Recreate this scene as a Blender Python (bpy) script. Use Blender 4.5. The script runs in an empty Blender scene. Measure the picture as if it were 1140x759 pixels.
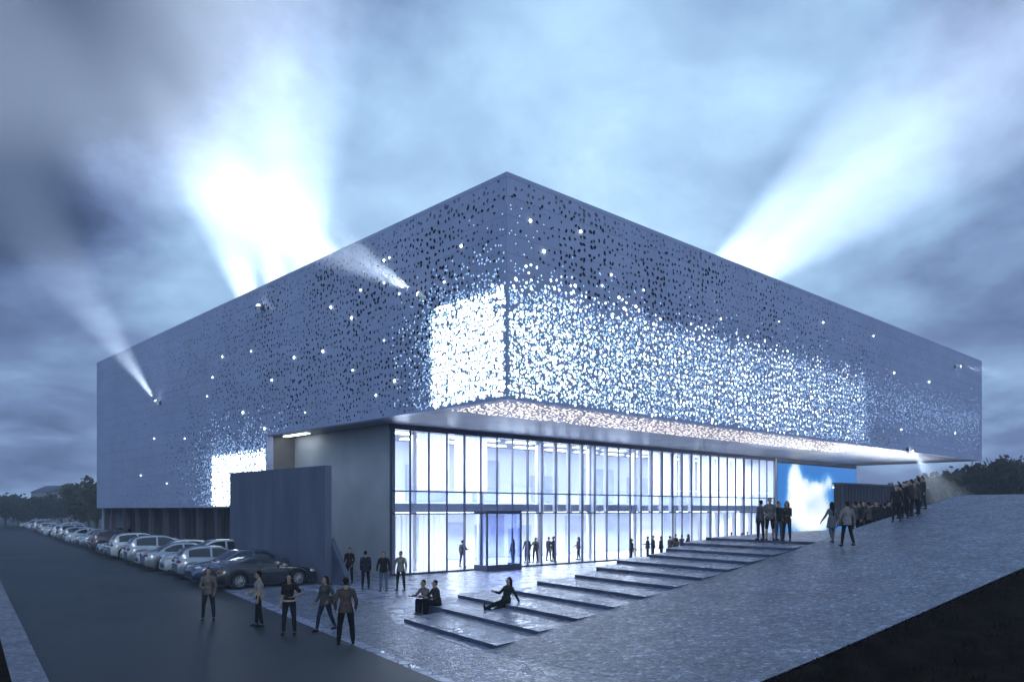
import bpy, bmesh, math, random
import numpy as np
from mathutils import Vector, Matrix, noise
random.seed(7)
R = math.radians
scene = bpy.context.scene
COL = scene.collection

# ------------------------------------------------------------------ helpers
class MB:
    """collects polygons; build() links them as ONE mesh object"""
    def __init__(s): s.v = []; s.f = []; s.m = []
    def add(s, vs, fs, m=0):
        b = len(s.v); s.v += [tuple(p) for p in vs]
        for f in fs: s.f.append([b + i for i in f]); s.m.append(m)
    def quad(s, a, b, c, d, m=0): s.add([a, b, c, d], [(0, 1, 2, 3)], m)
    def box(s, x0, x1, y0, y1, z0, z1, m=0):
        s.add([(x0,y0,z0),(x1,y0,z0),(x1,y1,z0),(x0,y1,z0),(x0,y0,z1),(x1,y0,z1),(x1,y1,z1),(x0,y1,z1)],
              [(3,2,1,0),(4,5,6,7),(0,1,5,4),(1,2,6,5),(2,3,7,6),(3,0,4,7)], m)
    def prism(s, poly, ext, m=0):
        """poly: 3-D points, ext: vector"""
        n = len(poly); e = Vector(ext)
        vs = [Vector(p) for p in poly] + [Vector(p) + e for p in poly]
        fs = [tuple(range(n))[::-1], tuple(range(n, 2*n))] + [(i, (i+1) % n, n + (i+1) % n, n + i) for i in range(n)]
        s.add(vs, fs, m)
    def tube(s, a, b, ra, rb, n=10, m=0, caps=True):
        a = Vector(a); b = Vector(b); d = (b - a)
        if d.length < 1e-6: return
        d.normalize(); t = Vector((0,0,1)) if abs(d.z) < .9 else Vector((1,0,0))
        x = d.cross(t).normalized(); y = d.cross(x)
        vs = []
        for p, r in ((a, ra), (b, rb)):
            for k in range(n):
                c, q = math.cos(2*math.pi*k/n), math.sin(2*math.pi*k/n)
                vs.append(p + x*(c*r) + y*(q*r))
        fs = [(k, (k+1) % n, n + (k+1) % n, n + k) for k in range(n)]
        if caps: fs += [tuple(range(n))[::-1], tuple(range(n, 2*n))]
        s.add(vs, fs, m)
    def ball(s, c, r, n=10, k=7, m=0):
        c = Vector(c); r = Vector(r) if hasattr(r, '__len__') else Vector((r, r, r))
        vs = [c + Vector((0,0,-r.z))]
        for i in range(1, k):
            th = math.pi*i/k
            for j in range(n):
                ph = 2*math.pi*j/n
                vs.append(c + Vector((r.x*math.sin(th)*math.cos(ph), r.y*math.sin(th)*math.sin(ph), -r.z*math.cos(th))))
        vs.append(c + Vector((0,0,r.z)))
        fs = [(0, 1 + (j+1) % n, 1 + j) for j in range(n)]
        for i in range(k-2):
            for j in range(n):
                a = 1 + i*n + j; b = 1 + i*n + (j+1) % n
                fs.append((a, b, b + n, a + n))
        L = len(vs) - 1; o = 1 + (k-2)*n
        fs += [(o + j, o + (j+1) % n, L) for j in range(n)]
        s.add(vs, fs, m)
    def build(s, name, mats, parent=None, smooth=False, fix=True):
        me = bpy.data.meshes.new(name); me.from_pydata(s.v, [], s.f)
        if not isinstance(mats, (list, tuple)): mats = [mats]
        for m in mats: me.materials.append(m)
        if len(mats) > 1: me.polygons.foreach_set('material_index', s.m)
        if fix:
            bm = bmesh.new(); bm.from_mesh(me); bmesh.ops.recalc_face_normals(bm, faces=bm.faces); bm.to_mesh(me); bm.free()
        if smooth: me.polygons.foreach_set('use_smooth', [True]*len(me.polygons))
        me.update()
        o = bpy.data.objects.new(name, me); COL.objects.link(o)
        if parent: o.parent = parent
        return o

def tag(o, label=None, cat=None, group=None, kind=None):
    if label: o['label'] = label
    if cat: o['category'] = cat
    if group: o['group'] = group
    if kind: o['kind'] = kind
    return o
def empty(name, loc=(0,0,0), rz=0, label=None, cat=None, group=None):
    o = bpy.data.objects.new(name, None); COL.objects.link(o)
    o.location = loc; o.rotation_euler = (0,0,rz); o.empty_display_size = .3
    return tag(o, label, cat, group)
def copy_tree(o, parent=None):
    c = o.copy(); COL.objects.link(c)
    if parent is not None: c.parent = parent
    for ch in [k for k in o.children]: copy_tree(ch, c)
    return c
def structure(o): o['kind'] = 'structure'; return o

# ------------------------------------------------------------------ camera frame (metres; X runs along the glazed front, Y along the car-park side)
F_PX, CX, HY, CAM_Z = 873.0, 570.0, 567.0, 3.6
RGT = Vector((.732, -.6813, 0)); FWD = Vector((.6813, .732, 0))
CAM = Vector((-22.3, -24.28, CAM_Z))
def at(px, py, z):
    """photo pixel -> world point on the level z"""
    d = F_PX*(CAM_Z - z)/(py - HY)
    p = CAM + RGT*((px-CX)/F_PX*d) + FWD*d
    return Vector((p.x, p.y, z))
def ray(px, py):
    return (RGT*((px-CX)/F_PX) + FWD + Vector((0,0,(HY-py)/F_PX))).normalized()
def proj(p):
    q = Vector(p) - CAM; d = q.dot(FWD)
    return CX + F_PX*q.dot(RGT)/d, HY - F_PX*q.z/d

cam = bpy.data.cameras.new('camera'); camo = bpy.data.objects.new('camera', cam); COL.objects.link(camo)
camo.location = CAM; camo.rotation_euler = (R(90), 0, -math.atan2(FWD.x, FWD.y))
cam.sensor_width = 36; cam.lens = F_PX/1140*36; cam.shift_y = (HY - 379.5)/1140; cam.clip_end = 3000
scene.camera = camo

# ------------------------------------------------------------------ materials
def mat(name, col=(.5,.5,.5), rough=.6, metal=0, spec=.5, emit=None, es=0, coat=0):
    m = bpy.data.materials.new(name); m.use_nodes = True
    b = m.node_tree.nodes['Principled BSDF']
    b.inputs['Base Color'].default_value = (*col, 1); b.inputs['Roughness'].default_value = rough
    b.inputs['Metallic'].default_value = metal; b.inputs['Specular IOR Level'].default_value = spec
    b.inputs['Coat Weight'].default_value = coat
    if emit: b.inputs['Emission Color'].default_value = (*emit, 1); b.inputs['Emission Strength'].default_value = es
    return m
def N(m, typ, **kw):
    n = m.node_tree.nodes.new(typ)
    for k, v in kw.items():
        if k.startswith('i_'):
            key = k[2:].replace('_', ' '); n.inputs[key].default_value = v
        else: setattr(n, k, v)
    return n
def vary(m, c1, c2, scale=3, detail=4, lo=.35, hi=.65, rough=None, bump=0, bscale=None, stretch=(1,1,1)):
    """noise between two base colours (+ optional roughness spread and bump) in object space"""
    t = m.node_tree; b = t.nodes['Principled BSDF']
    tc = N(m, 'ShaderNodeTexCoord'); mp = N(m, 'ShaderNodeMapping'); mp.inputs['Scale'].default_value = stretch
    t.links.new(tc.outputs['Object'], mp.inputs[0])
    n = N(m, 'ShaderNodeTexNoise', i_Scale=scale, i_Detail=detail); t.links.new(mp.outputs[0], n.inputs[0])
    r = N(m, 'ShaderNodeValToRGB'); r.color_ramp.elements[0].position = lo; r.color_ramp.elements[1].position = hi
    r.color_ramp.elements[0].color = (*c1, 1); r.color_ramp.elements[1].color = (*c2, 1)
    t.links.new(n.outputs['Fac'], r.inputs[0]); t.links.new(r.outputs[0], b.inputs['Base Color'])
    if rough:
        mr = N(m, 'ShaderNodeMapRange'); mr.inputs['To Min'].default_value, mr.inputs['To Max'].default_value = rough
        t.links.new(n.outputs['Fac'], mr.inputs[0]); t.links.new(mr.outputs[0], b.inputs['Roughness'])
    if bump:
        n2 = N(m, 'ShaderNodeTexNoise', i_Scale=bscale or scale*8, i_Detail=3); t.links.new(mp.outputs[0], n2.inputs[0])
        bp = N(m, 'ShaderNodeBump', i_Strength=bump, i_Distance=.02)
        t.links.new(n2.outputs['Fac'], bp.inputs['Height']); t.links.new(bp.outputs[0], b.inputs['Normal'])
    return m

M = {}
# cladding: pale blue-grey metal sheets with faint horizontal seams and weathering
m = M['clad'] = mat('clad_metal', (.27,.29,.36), .5, .1)
t = m.node_tree; b = t.nodes['Principled BSDF']
tc = N(m,'ShaderNodeTexCoord'); sx = N(m,'ShaderNodeSeparateXYZ'); t.links.new(tc.outputs['Object'], sx.inputs[0])
ad = N(m,'ShaderNodeMath', operation='ADD'); t.links.new(sx.outputs[0], ad.inputs[0]); t.links.new(sx.outputs[1], ad.inputs[1])
cb = N(m,'ShaderNodeCombineXYZ'); t.links.new(ad.outputs[0], cb.inputs[0]); t.links.new(sx.outputs[2], cb.inputs[1])
bk = N(m,'ShaderNodeTexBrick', i_Scale=1.0); bk.inputs['Color1'].default_value=(.37,.42,.61,1); bk.inputs['Color2'].default_value=(.41,.46,.65,1)
bk.inputs['Mortar'].default_value=(.26,.30,.44,1); bk.inputs['Mortar Size'].default_value=.016; bk.inputs['Brick Width'].default_value=3.2; bk.inputs['Row Height'].default_value=.8
t.links.new(cb.outputs[0], bk.inputs[0])
nz = N(m,'ShaderNodeTexNoise', i_Scale=.35, i_Detail=5); t.links.new(tc.outputs['Object'], nz.inputs[0])
mr = N(m,'ShaderNodeMapRange'); mr.inputs['To Min'].default_value=.78; mr.inputs['To Max'].default_value=1.2; t.links.new(nz.outputs[0], mr.inputs[0])
mx = N(m,'ShaderNodeMix', data_type='RGBA', blend_type='MULTIPLY'); mx.inputs[0].default_value=1
t.links.new(bk.outputs[0], mx.inputs[6]); t.links.new(mr.outputs[0], mx.inputs[7]); t.links.new(mx.outputs[2], b.inputs['Base Color'])
mr2 = N(m,'ShaderNodeMapRange'); mr2.inputs['To Min'].default_value=.34; mr2.inputs['To Max'].default_value=.55; t.links.new(nz.outputs[0], mr2.inputs[0]); t.links.new(mr2.outputs[0], b.inputs['Roughness'])
M['hole'] = mat('hole_dark', (.018,.02,.035), .8, spec=.1)
M['hole_pale'] = mat('hole_shallow', (.11,.12,.18), .7)
def led(name, col, s):
    m = mat(name, (.05,.05,.05), .5, emit=col, es=s); m.cycles.emission_sampling = 'FRONT' if s > 1 else 'NONE'; return m
M['led0'] = led('backlit_dim', (.42,.5,1.0), .75)
M['led1'] = led('backlit_mid', (.62,.76,1.0), 1.7)
M['led2'] = led('backlit_bright', (.80,.95,1.0), 3.4)
M['led3'] = led('backlit_full', (.86,.97,1.0), 6.0)
M['ledw'] = led('backlit_warm', (1.0,.88,.84), 4.0)
M['ledw2'] = led('backlit_warm_dim', (.86,.76,.82), 1.5)
M['star'] = led('star_lamp_lens', (.85,.95,1.0), 9)
M['glowc'] = led('glow_cyan', (.60,.90,1.0), 1.9); M['glowc'].cycles.emission_sampling='NONE'
M['glowb'] = led('glow_blue', (.38,.62,1.0), 1.5); M['glowb'].cycles.emission_sampling='NONE'  # blue and cyan dots stand in for glow spread over the cladding
M['lens'] = led('searchlight_lens', (.85,.93,1.0), 30)
M['strip'] = led('linear_lamp', (.86,.95,1.0), 9)
M['soffit'] = vary(mat('soffit_panel', (.2,.21,.25), .45, .2), (.16,.17,.21), (.22,.23,.28), .6)
M['sidewall'] = vary(mat('render_pale', (.45,.47,.5), .7), (.40,.43,.47), (.5,.52,.56), .5, bump=.05)
M['brownwall'] = vary(mat('return_wall', (.16,.15,.15), .7), (.13,.125,.13), (.19,.18,.175), .7)
M['slab'] = vary(mat('slab_concrete', (.1,.11,.17), .65), (.085,.095,.15), (.13,.14,.20), .8, 6, bump=.12, bscale=14, stretch=(1,1,.25))
M['basewall'] = vary(mat('base_panel', (.05,.045,.06), .55), (.035,.033,.05), (.075,.065,.07), .9, stretch=(1,2.5,.05))
M['basepost'] = mat('base_post', (.10,.10,.14), .6)
M['black'] = mat('dark_opening', (.008,.008,.01), .8)
M['mullion'] = mat('mullion_metal', (.07,.085,.15), .4, .3)
M['white'] = mat('white_paint', (.8,.8,.8), .6)
M['lobbywall'] = vary(mat('lobby_plaster', (.75,.77,.8), .6), (.66,.69,.75), (.8,.81,.83), .4, stretch=(1,1,.15))
M['lobbyfloor'] = mat('lobby_stone', (.45,.46,.5), .25)
M['spandrel'] = vary(mat('spandrel', (.22,.25,.36), .4), (.42,.46,.62), (.55,.6,.74), .6)
M['curtain'] = vary(mat('curtain_cloth', (.8,.8,.8), .9), (.7,.72,.76), (.84,.84,.84), 2, stretch=(3,3,.05))
def translucent(m, col, k=.6):
    t = m.node_tree; b = t.nodes['Principled BSDF']; o = t.nodes['Material Output']
    tr = N(m,'ShaderNodeBsdfTranslucent'); tr.inputs[0].default_value=(*col,1); mx = N(m,'ShaderNodeMixShader'); mx.inputs[0].default_value=k
    t.links.new(b.outputs[0], mx.inputs[1]); t.links.new(tr.outputs[0], mx.inputs[2]); t.links.new(mx.outputs[0], o.inputs[0])
translucent(M['curtain'], (.86,.88,.92))
def glass(name, tint, refl=.12):
    m = bpy.data.materials.new(name); m.use_nodes = True; t = m.node_tree; t.nodes.clear()
    o = N(m,'ShaderNodeOutputMaterial'); mx = N(m,'ShaderNodeMixShader'); tr = N(m,'ShaderNodeBsdfTransparent'); gl = N(m,'ShaderNodeBsdfGlossy')
    tr.inputs[0].default_value = (*tint,1); gl.inputs['Roughness'].default_value = .03; gl.inputs[0].default_value = (.8,.87,1,1)
    fr = N(m,'ShaderNodeFresnel', i_IOR=1.5); t.links.new(fr.outputs[0], mx.inputs[0])
    ge = N(m,'ShaderNodeNewGeometry'); ir = N(m,'ShaderNodeMapRange'); ir.inputs['To Min'].default_value=1.5; ir.inputs['To Max'].default_value=1/1.5
    t.links.new(ge.outputs['Backfacing'], ir.inputs[0]); t.links.new(ir.outputs[0], fr.inputs['IOR'])
    t.links.new(tr.outputs[0], mx.inputs[1]); t.links.new(gl.outputs[0], mx.inputs[2]); t.links.new(mx.outputs[0], o.inputs[0]); return m
M['glass'] = glass('clear_glass', (.80,.87,.99))
M['glassblue'] = glass('blue_glass', (.60,.66,.90))
M['glasspale'] = glass('pale_glass', (.82,.86,.97))
# cobbles: small setts, each its own tone, wet sheen
def cobble(name, size, c1, c2, joint, rough=(.28,.5)):
    m = mat(name, c1, .4); t = m.node_tree; b = t.nodes['Principled BSDF']
    tc = N(m,'ShaderNodeTexCoord')
    wn = N(m,'ShaderNodeTexNoise', i_Scale=.9, i_Detail=2); t.links.new(tc.outputs['Object'], wn.inputs[0])
    vo = N(m,'ShaderNodeTexVoronoi', i_Scale=1/size); vo.feature='F1'; t.links.new(tc.outputs['Object'], vo.inputs['Vector'])
    ve = N(m,'ShaderNodeTexVoronoi', i_Scale=1/size); ve.feature='DISTANCE_TO_EDGE'; t.links.new(tc.outputs['Object'], ve.inputs['Vector'])
    sp = N(m,'ShaderNodeSeparateColor'); t.links.new(vo.outputs['Color'], sp.inputs[0])
    ra = N(m,'ShaderNodeValToRGB'); ra.color_ramp.elements[0].color=(*c1,1); ra.color_ramp.elements[1].color=(*c2,1)
    e = ra.color_ramp.elements.new(.8); e.color=(*[.6*a+.4*c for a,c in zip(c1,c2)],1)
    t.links.new(sp.outputs[0], ra.inputs[0])
    st = N(m,'ShaderNodeMapRange'); st.inputs['From Max'].default_value=.10; t.links.new(ve.outputs['Distance'], st.inputs[0])
    mx = N(m,'ShaderNodeMix', data_type='RGBA'); t.links.new(st.outputs[0], mx.inputs[0]); mx.inputs[6].default_value=(*joint,1); t.links.new(ra.outputs[0], mx.inputs[7])
    nr = N(m,'ShaderNodeMapRange'); nr.inputs['From Min'].default_value=.3; nr.inputs['From Max'].default_value=.7; nr.inputs['To Min'].default_value=.72; nr.inputs['To Max'].default_value=1.2; t.links.new(wn.outputs[0], nr.inputs[0])
    m2 = N(m,'ShaderNodeMix', data_type='RGBA', blend_type='MULTIPLY'); m2.inputs[0].default_value=1; t.links.new(mx.outputs[2], m2.inputs[6]); t.links.new(nr.outputs[0], m2.inputs[7])
    t.links.new(m2.outputs[2], b.inputs['Base Color'])
    rr = N(m,'ShaderNodeMapRange'); rr.inputs['To Min'].default_value, rr.inputs['To Max'].default_value = rough; t.links.new(sp.outputs[1], rr.inputs[0]); t.links.new(rr.outputs[0], b.inputs['Roughness'])
    bp = N(m,'ShaderNodeBump', i_Strength=.5, i_Distance=.02); t.links.new(st.outputs[0], bp.inputs['Height']); t.links.new(bp.outputs[0], b.inputs['Normal'])
    return m
M['cobble'] = cobble('cobble_setts', .11, (.085,.105,.155), (.34,.39,.50), (.03,.035,.055), (.28,.5))
M['paving'] = cobble('paving_stone', .42, (.25,.28,.39), (.36,.39,.52), (.13,.14,.20), (.22,.42))
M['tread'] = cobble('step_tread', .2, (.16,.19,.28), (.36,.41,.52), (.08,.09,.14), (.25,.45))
M['riser'] = vary(mat('step_riser', (.03,.033,.05), .6), (.045,.055,.095), (.09,.105,.16), 1.2)  # darker than the treads: shade is put into the colour
M['kerbstone'] = cobble('kerb_granite', .12, (.14,.155,.19), (.3,.32,.37), (.06,.06,.07))
M['asphalt'] = vary(mat('asphalt', (.04,.05,.06), .5, spec=.3), (.008,.015,.020), (.026,.037,.045), .16, 7, rough=(.34,.6), bump=.25, bscale=60)
M['earth'] = vary(mat('shaded_soil', (.015,.012,.01), .95, spec=.0), (.009,.0065,.005), (.02,.014,.010), 1.5, 6, bump=.6, bscale=12)  # near-black because the bank's shade is put into the colour
M['grass'] = vary(mat('grass_blade', (.008,.007,.005), .9, spec=.0), (.006,.005,.0035), (.016,.013,.008), 3)  # blades carry the same shade in their colour
M['ground'] = vary(mat('field', (.04,.05,.04), .9), (.03,.04,.03), (.06,.065,.05), .08)
M['bark'] = vary(mat('bark', (.05,.04,.035), .9), (.035,.03,.026), (.07,.055,.045), 4)
M['leafA'] = vary(mat('leaf_dark', (.04,.055,.04), .7, spec=.1), (.03,.042,.03), (.06,.075,.05), .9)
M['leafB'] = vary(mat('leaf_olive', (.06,.07,.045), .7, spec=.1), (.045,.055,.035), (.085,.09,.055), .9)
M['conc'] = vary(mat('far_render', (.3,.3,.33), .8), (.26,.26,.3), (.36,.36,.38), .3)
# ------------------------------------------------------------------ ground
Z0, SL, U0, ZT = 0.0, .127, -9.3, 4.4           # ramp: foot at X = U0, slope SL, top ZT
V_OUT, V_IN, V_ST, U_ST, Z_LAND = -16.2, -9.3, -3.6, 8.2, 2.2925
def ramp_z(u): return min(max(SL*(u - U0), 0), ZT)
def sheet(name, poly, z, m, holes=None):
    mb = MB(); mb.add([(x, y, z) for x, y in poly], [tuple(range(len(poly)))]); o = mb.build(name, m, fix=False)
    return structure(o)
S = 1500
sheet('ground', [(-S,-S),(S,-S),(S,S),(-S,S)], -.03, M['ground'])
RD = Vector((.14, .99, 0)).normalized()                  # road direction
RN = Vector((RD.y, -RD.x, 0))                            # towards the building
e0 = at(245, 655, 0); e1 = at(492, 759, 0); k0 = at(0, 648, 0)
kb = at(52, 759, 0)
def along(p, s): return p + RD*s
# right road edge follows the paving edge seen in the photo, left edge the kerb
rd_poly = [kb - (k0-kb).normalized()*30, k0 + (k0-kb).normalized()*600, e0 + RD*600 + RN*9, e0 + RN*9 + RD*20, e0, e1, e1 + (e1-e0).normalized()*30]
sheet('road', [(p.x, p.y) for p in rd_poly], 0.0, M['asphalt'])
# lower plaza paving, from the road edge to the glass
q = e1 + (e1-e0).normalized()*14
pl = [(q.x,q.y),(U0+2,-20),(60,-20),(72,12),(72,24),(0.5,30),(-1,24),(e0.x+3.5,e0.y+8),(e0.x,e0.y)]
sheet('plaza', pl, .004, M['paving'])
# cobbled apron: plaza foreground + ramp
def v_out(u): return V_OUT - .1*min(max(u + 8, -12), 24)
def strip_grid(name, us, vs, zf, m, skew=None):
    mb = MB(); n = len(vs)
    vv = [(u, w_, zf(u, w_)) for u in us for v in vs for w_ in [v if skew is None else skew(u, v)]]
    ff = [(i*n+j, (i+1)*n+j, (i+1)*n+j+1, i*n+j+1) for i in range(len(us)-1) for j in range(n-1)]
    mb.add(vv, ff); return mb
us = [U0 + i*.7 for i in range(70)] + [60]
vs = [V_OUT + (V_IN - V_OUT)*j/8 for j in range(9)]
mb = strip_grid('ramp', us, vs, lambda u, v: ramp_z(u) + .012 + .03*math.sin(u*.35)*math.cos(v*.4), M['cobble'], skew=lambda u, v: V_IN + (v - V_IN)*(v_out(u) - V_IN)/(V_OUT - V_IN))
# inner retaining face of the ramp
for a, bq in zip(us[:-1], us[1:]):
    mb.quad((a, V_IN, 0), (bq, V_IN, 0), (bq, V_IN, ramp_z(bq)+.012), (a, V_IN, ramp_z(a)+.012))
structure(mb.build('ramp', M['cobble'], fix=False))
# foreground apron of cobbles below the ramp foot
a0 = at(300, 690, 0); a1 = at(420, 640, 0)
ap = [(q.x, q.y), (U0+.02, -22), (U0+.02, V_IN), (U0+1.2, V_ST), (U0+3.5, V_ST+4.2), (e0.x+2.5, e0.y-4), (e0.x+.35, e0.y-1.5)]
sheet('apron', ap, .008, M['cobble'])
# steps: flat treads with risers coloured dark as if unlit, risers skewed to the ramp
NS = 12
rise = Z_LAND/NS; RH = .11          # each tread falls back to a riser of RH
mb = MB(); rb = MB()
def su(i, v): return -8.9 + i*(U_ST + 8.9)/(NS-1) + .2*(v - V_IN)
def tz(i): return ramp_z(su(i, V_IN)) + .07
def vend(i): return V_ST + (1.8 if i in (1, 2) else 0) + .35*math.sin(i*2.1)
for i in range(NS):
    z = tz(i); vi = vend(i)
    u0a, u0b = su(i, V_IN), su(i, vi)
    zb = .004 if i == 0 else z - RH
    if i < NS-1:
        u1a, u1b = su(i+1, V_IN), su(i+1, vi); z1 = tz(i+1) - RH
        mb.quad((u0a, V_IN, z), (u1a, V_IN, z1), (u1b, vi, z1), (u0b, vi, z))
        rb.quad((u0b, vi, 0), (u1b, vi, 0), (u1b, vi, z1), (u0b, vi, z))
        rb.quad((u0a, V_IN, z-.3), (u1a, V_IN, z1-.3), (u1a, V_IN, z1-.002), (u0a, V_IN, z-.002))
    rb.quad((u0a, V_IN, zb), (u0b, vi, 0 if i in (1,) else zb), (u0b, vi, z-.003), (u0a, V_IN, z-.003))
z = Z_LAND
uA, uB = su(NS-1, V_IN), su(NS-1, V_ST)
mb.add([(uA, V_IN, z), (60, V_IN, z), (60, 2, z), (32, -1.2, z), (20, -1.6, z), (uB, V_ST, z)], [(0,1,2,3,4,5)])
for a, bq in (((uB,V_ST),(20,-1.6)),((20,-1.6),(32,-1.2)),((32,-1.2),(60,2))):
    rb.quad((*a,0),(*bq,0),(*bq,z),(*a,z))
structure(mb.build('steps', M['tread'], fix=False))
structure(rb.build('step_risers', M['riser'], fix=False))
# bank beside the ramp, its shade put into a near-black soil colour
us2 = [-40 + i*2.0 for i in range(60)]
vs2 = [V_OUT - .02, V_OUT - .5, V_OUT - 1.5, V_OUT - 4, V_OUT - 8, V_OUT - 14, -60]
def bank(u, v):
    k = min(1, (v_out(u) - v)/1.0)
    return ramp_z(u) - .05 - .30*k + .12*k*noise.noise(Vector((u*.6, v*.6, 0))) + min(0,(v+24))*.02
us2 = [u for u in us2 if u >= -12]
mb = strip_grid('lawn', us2, vs2, bank, M['earth'], skew=lambda u, v: v - V_OUT + v_out(u))
structure(mb.build('lawn', M['earth'], fix=False, smooth=True))
gb = MB(); rg = random.Random(3)
for k in range(16000):
    u = rg.uniform(-11, 24); v = v_out(u) - .02 - (abs(rg.gauss(0, .9)) if k % 2 else rg.uniform(0, 6))
    z = bank(u, v); h = rg.uniform(.05, .16); a = rg.uniform(0, 6.28); w = rg.uniform(.008,.02)
    dx, dy = math.cos(a)*w, math.sin(a)*w; lx, ly = rg.gauss(0,.05), rg.gauss(0,.05)
    gb.add([(u-dx,v-dy,z-.02),(u+dx,v+dy,z-.02),(u+lx,v+ly,z+h)], [(0,1,2)])
tag(gb.build('grass', M['grass'], fix=False), kind='stuff', label='short dark grass growing along the edge of the cobbled ramp', cat='grass')
# kerb beside the road on the far left and dark verge beyond
kd = (k0-kb).normalized(); kn = Vector((-kd.y, kd.x, 0))
mb = MB()
p0 = kb - kd*20; p1 = kb + kd*420
mb.prism([(p0.x,p0.y,0),(p1.x,p1.y,0),(p1.x+kn.x*.62,p1.y+kn.y*.62,0),(p0.x+kn.x*.62,p0.y+kn.y*.62,0)], (0,0,.12))
structure(mb.build('kerb', M['kerbstone']))
va, vb = p0 + kn*.62, p1 + kn*.62
vc, vd = vb + kn*60, va + kn*60
sheet('verge', [(va.x,va.y),(vb.x,vb.y),(vc.x,vc.y),(vd.x,vd.y)], .09, M['earth'])

# ------------------------------------------------------------------ arena
ZB, ZR, VL, UL = 8.25, 17.8, 58.7, 61.7          # soffit, roof, lengths of the two sides
VN, ZN = 22.3, 3.75                              # notch on the car-park side
UW, VG, UG = 1.9, 11.4, 43.2                     # side wall, glass line, end of the glass
arena = empty('arena', (0,0,0), 0, 'large arena clad in perforated blue metal with a glowing corner and glazed lobby', 'arena')
fl = MB(); T = .45
fl.prism([(0,0,ZB),(0,VN,ZB),(0,VN,ZN),(0,VL,ZN),(0,VL,ZR),(0,0,ZR)], (T,0,0))
fac_l = fl.build('facade', M['clad'], arena)
fr = MB(); fr.box(T+.006, UL, 0, T, ZB, ZR)
fac_r = fr.build('facade', M['clad'], arena)
fe = MB(); fe.box(UL-T, UL, T+.004, VL, ZB, ZR); fe.box(T+.004, UL-T-.004, VL-T, VL, 0, ZR); fe.build('rear_facade', M['clad'], arena)
rf = MB(); rf.box(T+.003, UL-T-.003, T+.003, VL-T-.003, ZR-.5, ZR-.1); rf.build('roof', M['soffit'], arena)
sf = MB(); sf.box(T+.003, UL-T-.003, T+.003, 23.2, ZB, ZB+.3)
soffit = sf.build('soffit', M['soffit'], arena)
s2 = MB(); s2.box(T+.003, 3.2, VN+.25, VL-T-.01, ZN, ZN+.3); s2.build('soffit', M['soffit'], arena)
w = MB(); w.box(UW, UW+.3, VG, VN, 0, ZB-.003); w.build('side_wall', M['sidewall'], arena)
w = MB(); w.box(T+.004, 3.2, VN-.02, VN+.25, ZN-.002, ZB-.003); w.box(.9, 3.2, VN-.02, VN+.25, 0, ZN-.004); w.build('return_wall', M['brownwall'], arena)
w = MB(); w.box(2.9, 3.2, VN+.255, VL-T-.01, 0, ZN-.003)
bw = w.build('base_wall', M['basewall'], arena)
for k, v in enumerate([23.0, 25.4, 28.6, 31.6, 35, 38.5, 42, 45.5, 49, 52.5, 56, 58.2]):
    w = MB(); w.box(.55, .9, v-.14, v+.14, 0, ZN-.003); w.build('post', M['basepost'], arena)
w = MB(); w.box(2.86, 2.895, 23.6, 25.2, 0, 3.2); w.build('doorway', M['black'], arena)
w = MB()
for i in range(40):
    v = 26 + i*.8
    w.box(2.87, 2.895, v, v+.05, .05, ZN-.06)
w.build('cladding_batten', M['basepost'], bw)

# perforations: real little plates on the skin, dark where unlit, emissive where backlit
def blob(mb, c, ex, ey, r1, r2, a, n, mi, lift):
    ca, sa = math.cos(a), math.sin(a); vs = []
    for k in range(n):
        t = 2*math.pi*k/n; x, y = r1*math.cos(t), r2*math.sin(t)
        vs.append(c + ex*(x*ca - y*sa) + ey*(x*sa + y*ca) + lift)
    mb.add(vs, [tuple(range(n))], mi)
rp = random.Random(11)
EZ = Vector((0,0,1))
def lit_level(s, z, side):
    """0 none, else brightness class of the backlit holes; s runs away from the corner"""
    n = noise.noise(Vector((s*.45, z*.45, 3 if side else 9)))*.9
    if side == 'r':
        top = 13.7 + n*.7 + (.35 if s < 5 else 0)
        if s < 35.2 and z < top:
            d = (top - z)
            if d < .5 and rp.random() < .45: return 0
            g = 1.15 - .006*s - .10*abs(z - 10.3) + n*.35 - max(0, (s-22))*.022
            g += rp.gauss(0, .22)
            return 3 if g > .95 else 2 if g > .62 else 1 if g > .25 else .5
        if 35.2 <= s < 60.3 and 9.9 + n*.5 < z < 13.6 + n*.6:
            return .5 if rp.random() < .55 - .004*(s-35) else 0
        return 0
    else:
        top = 13.3 + n*.5 - .10*s
        if s < 5.35 and z < top: return 3 if rp.random() < .75 - .06*s + .02*(z-10) else 2
        if VN < s < 31.0 and z < 7.5 + .12*n: return 3 if rp.random() < .85 else 2
        return 0
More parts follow.
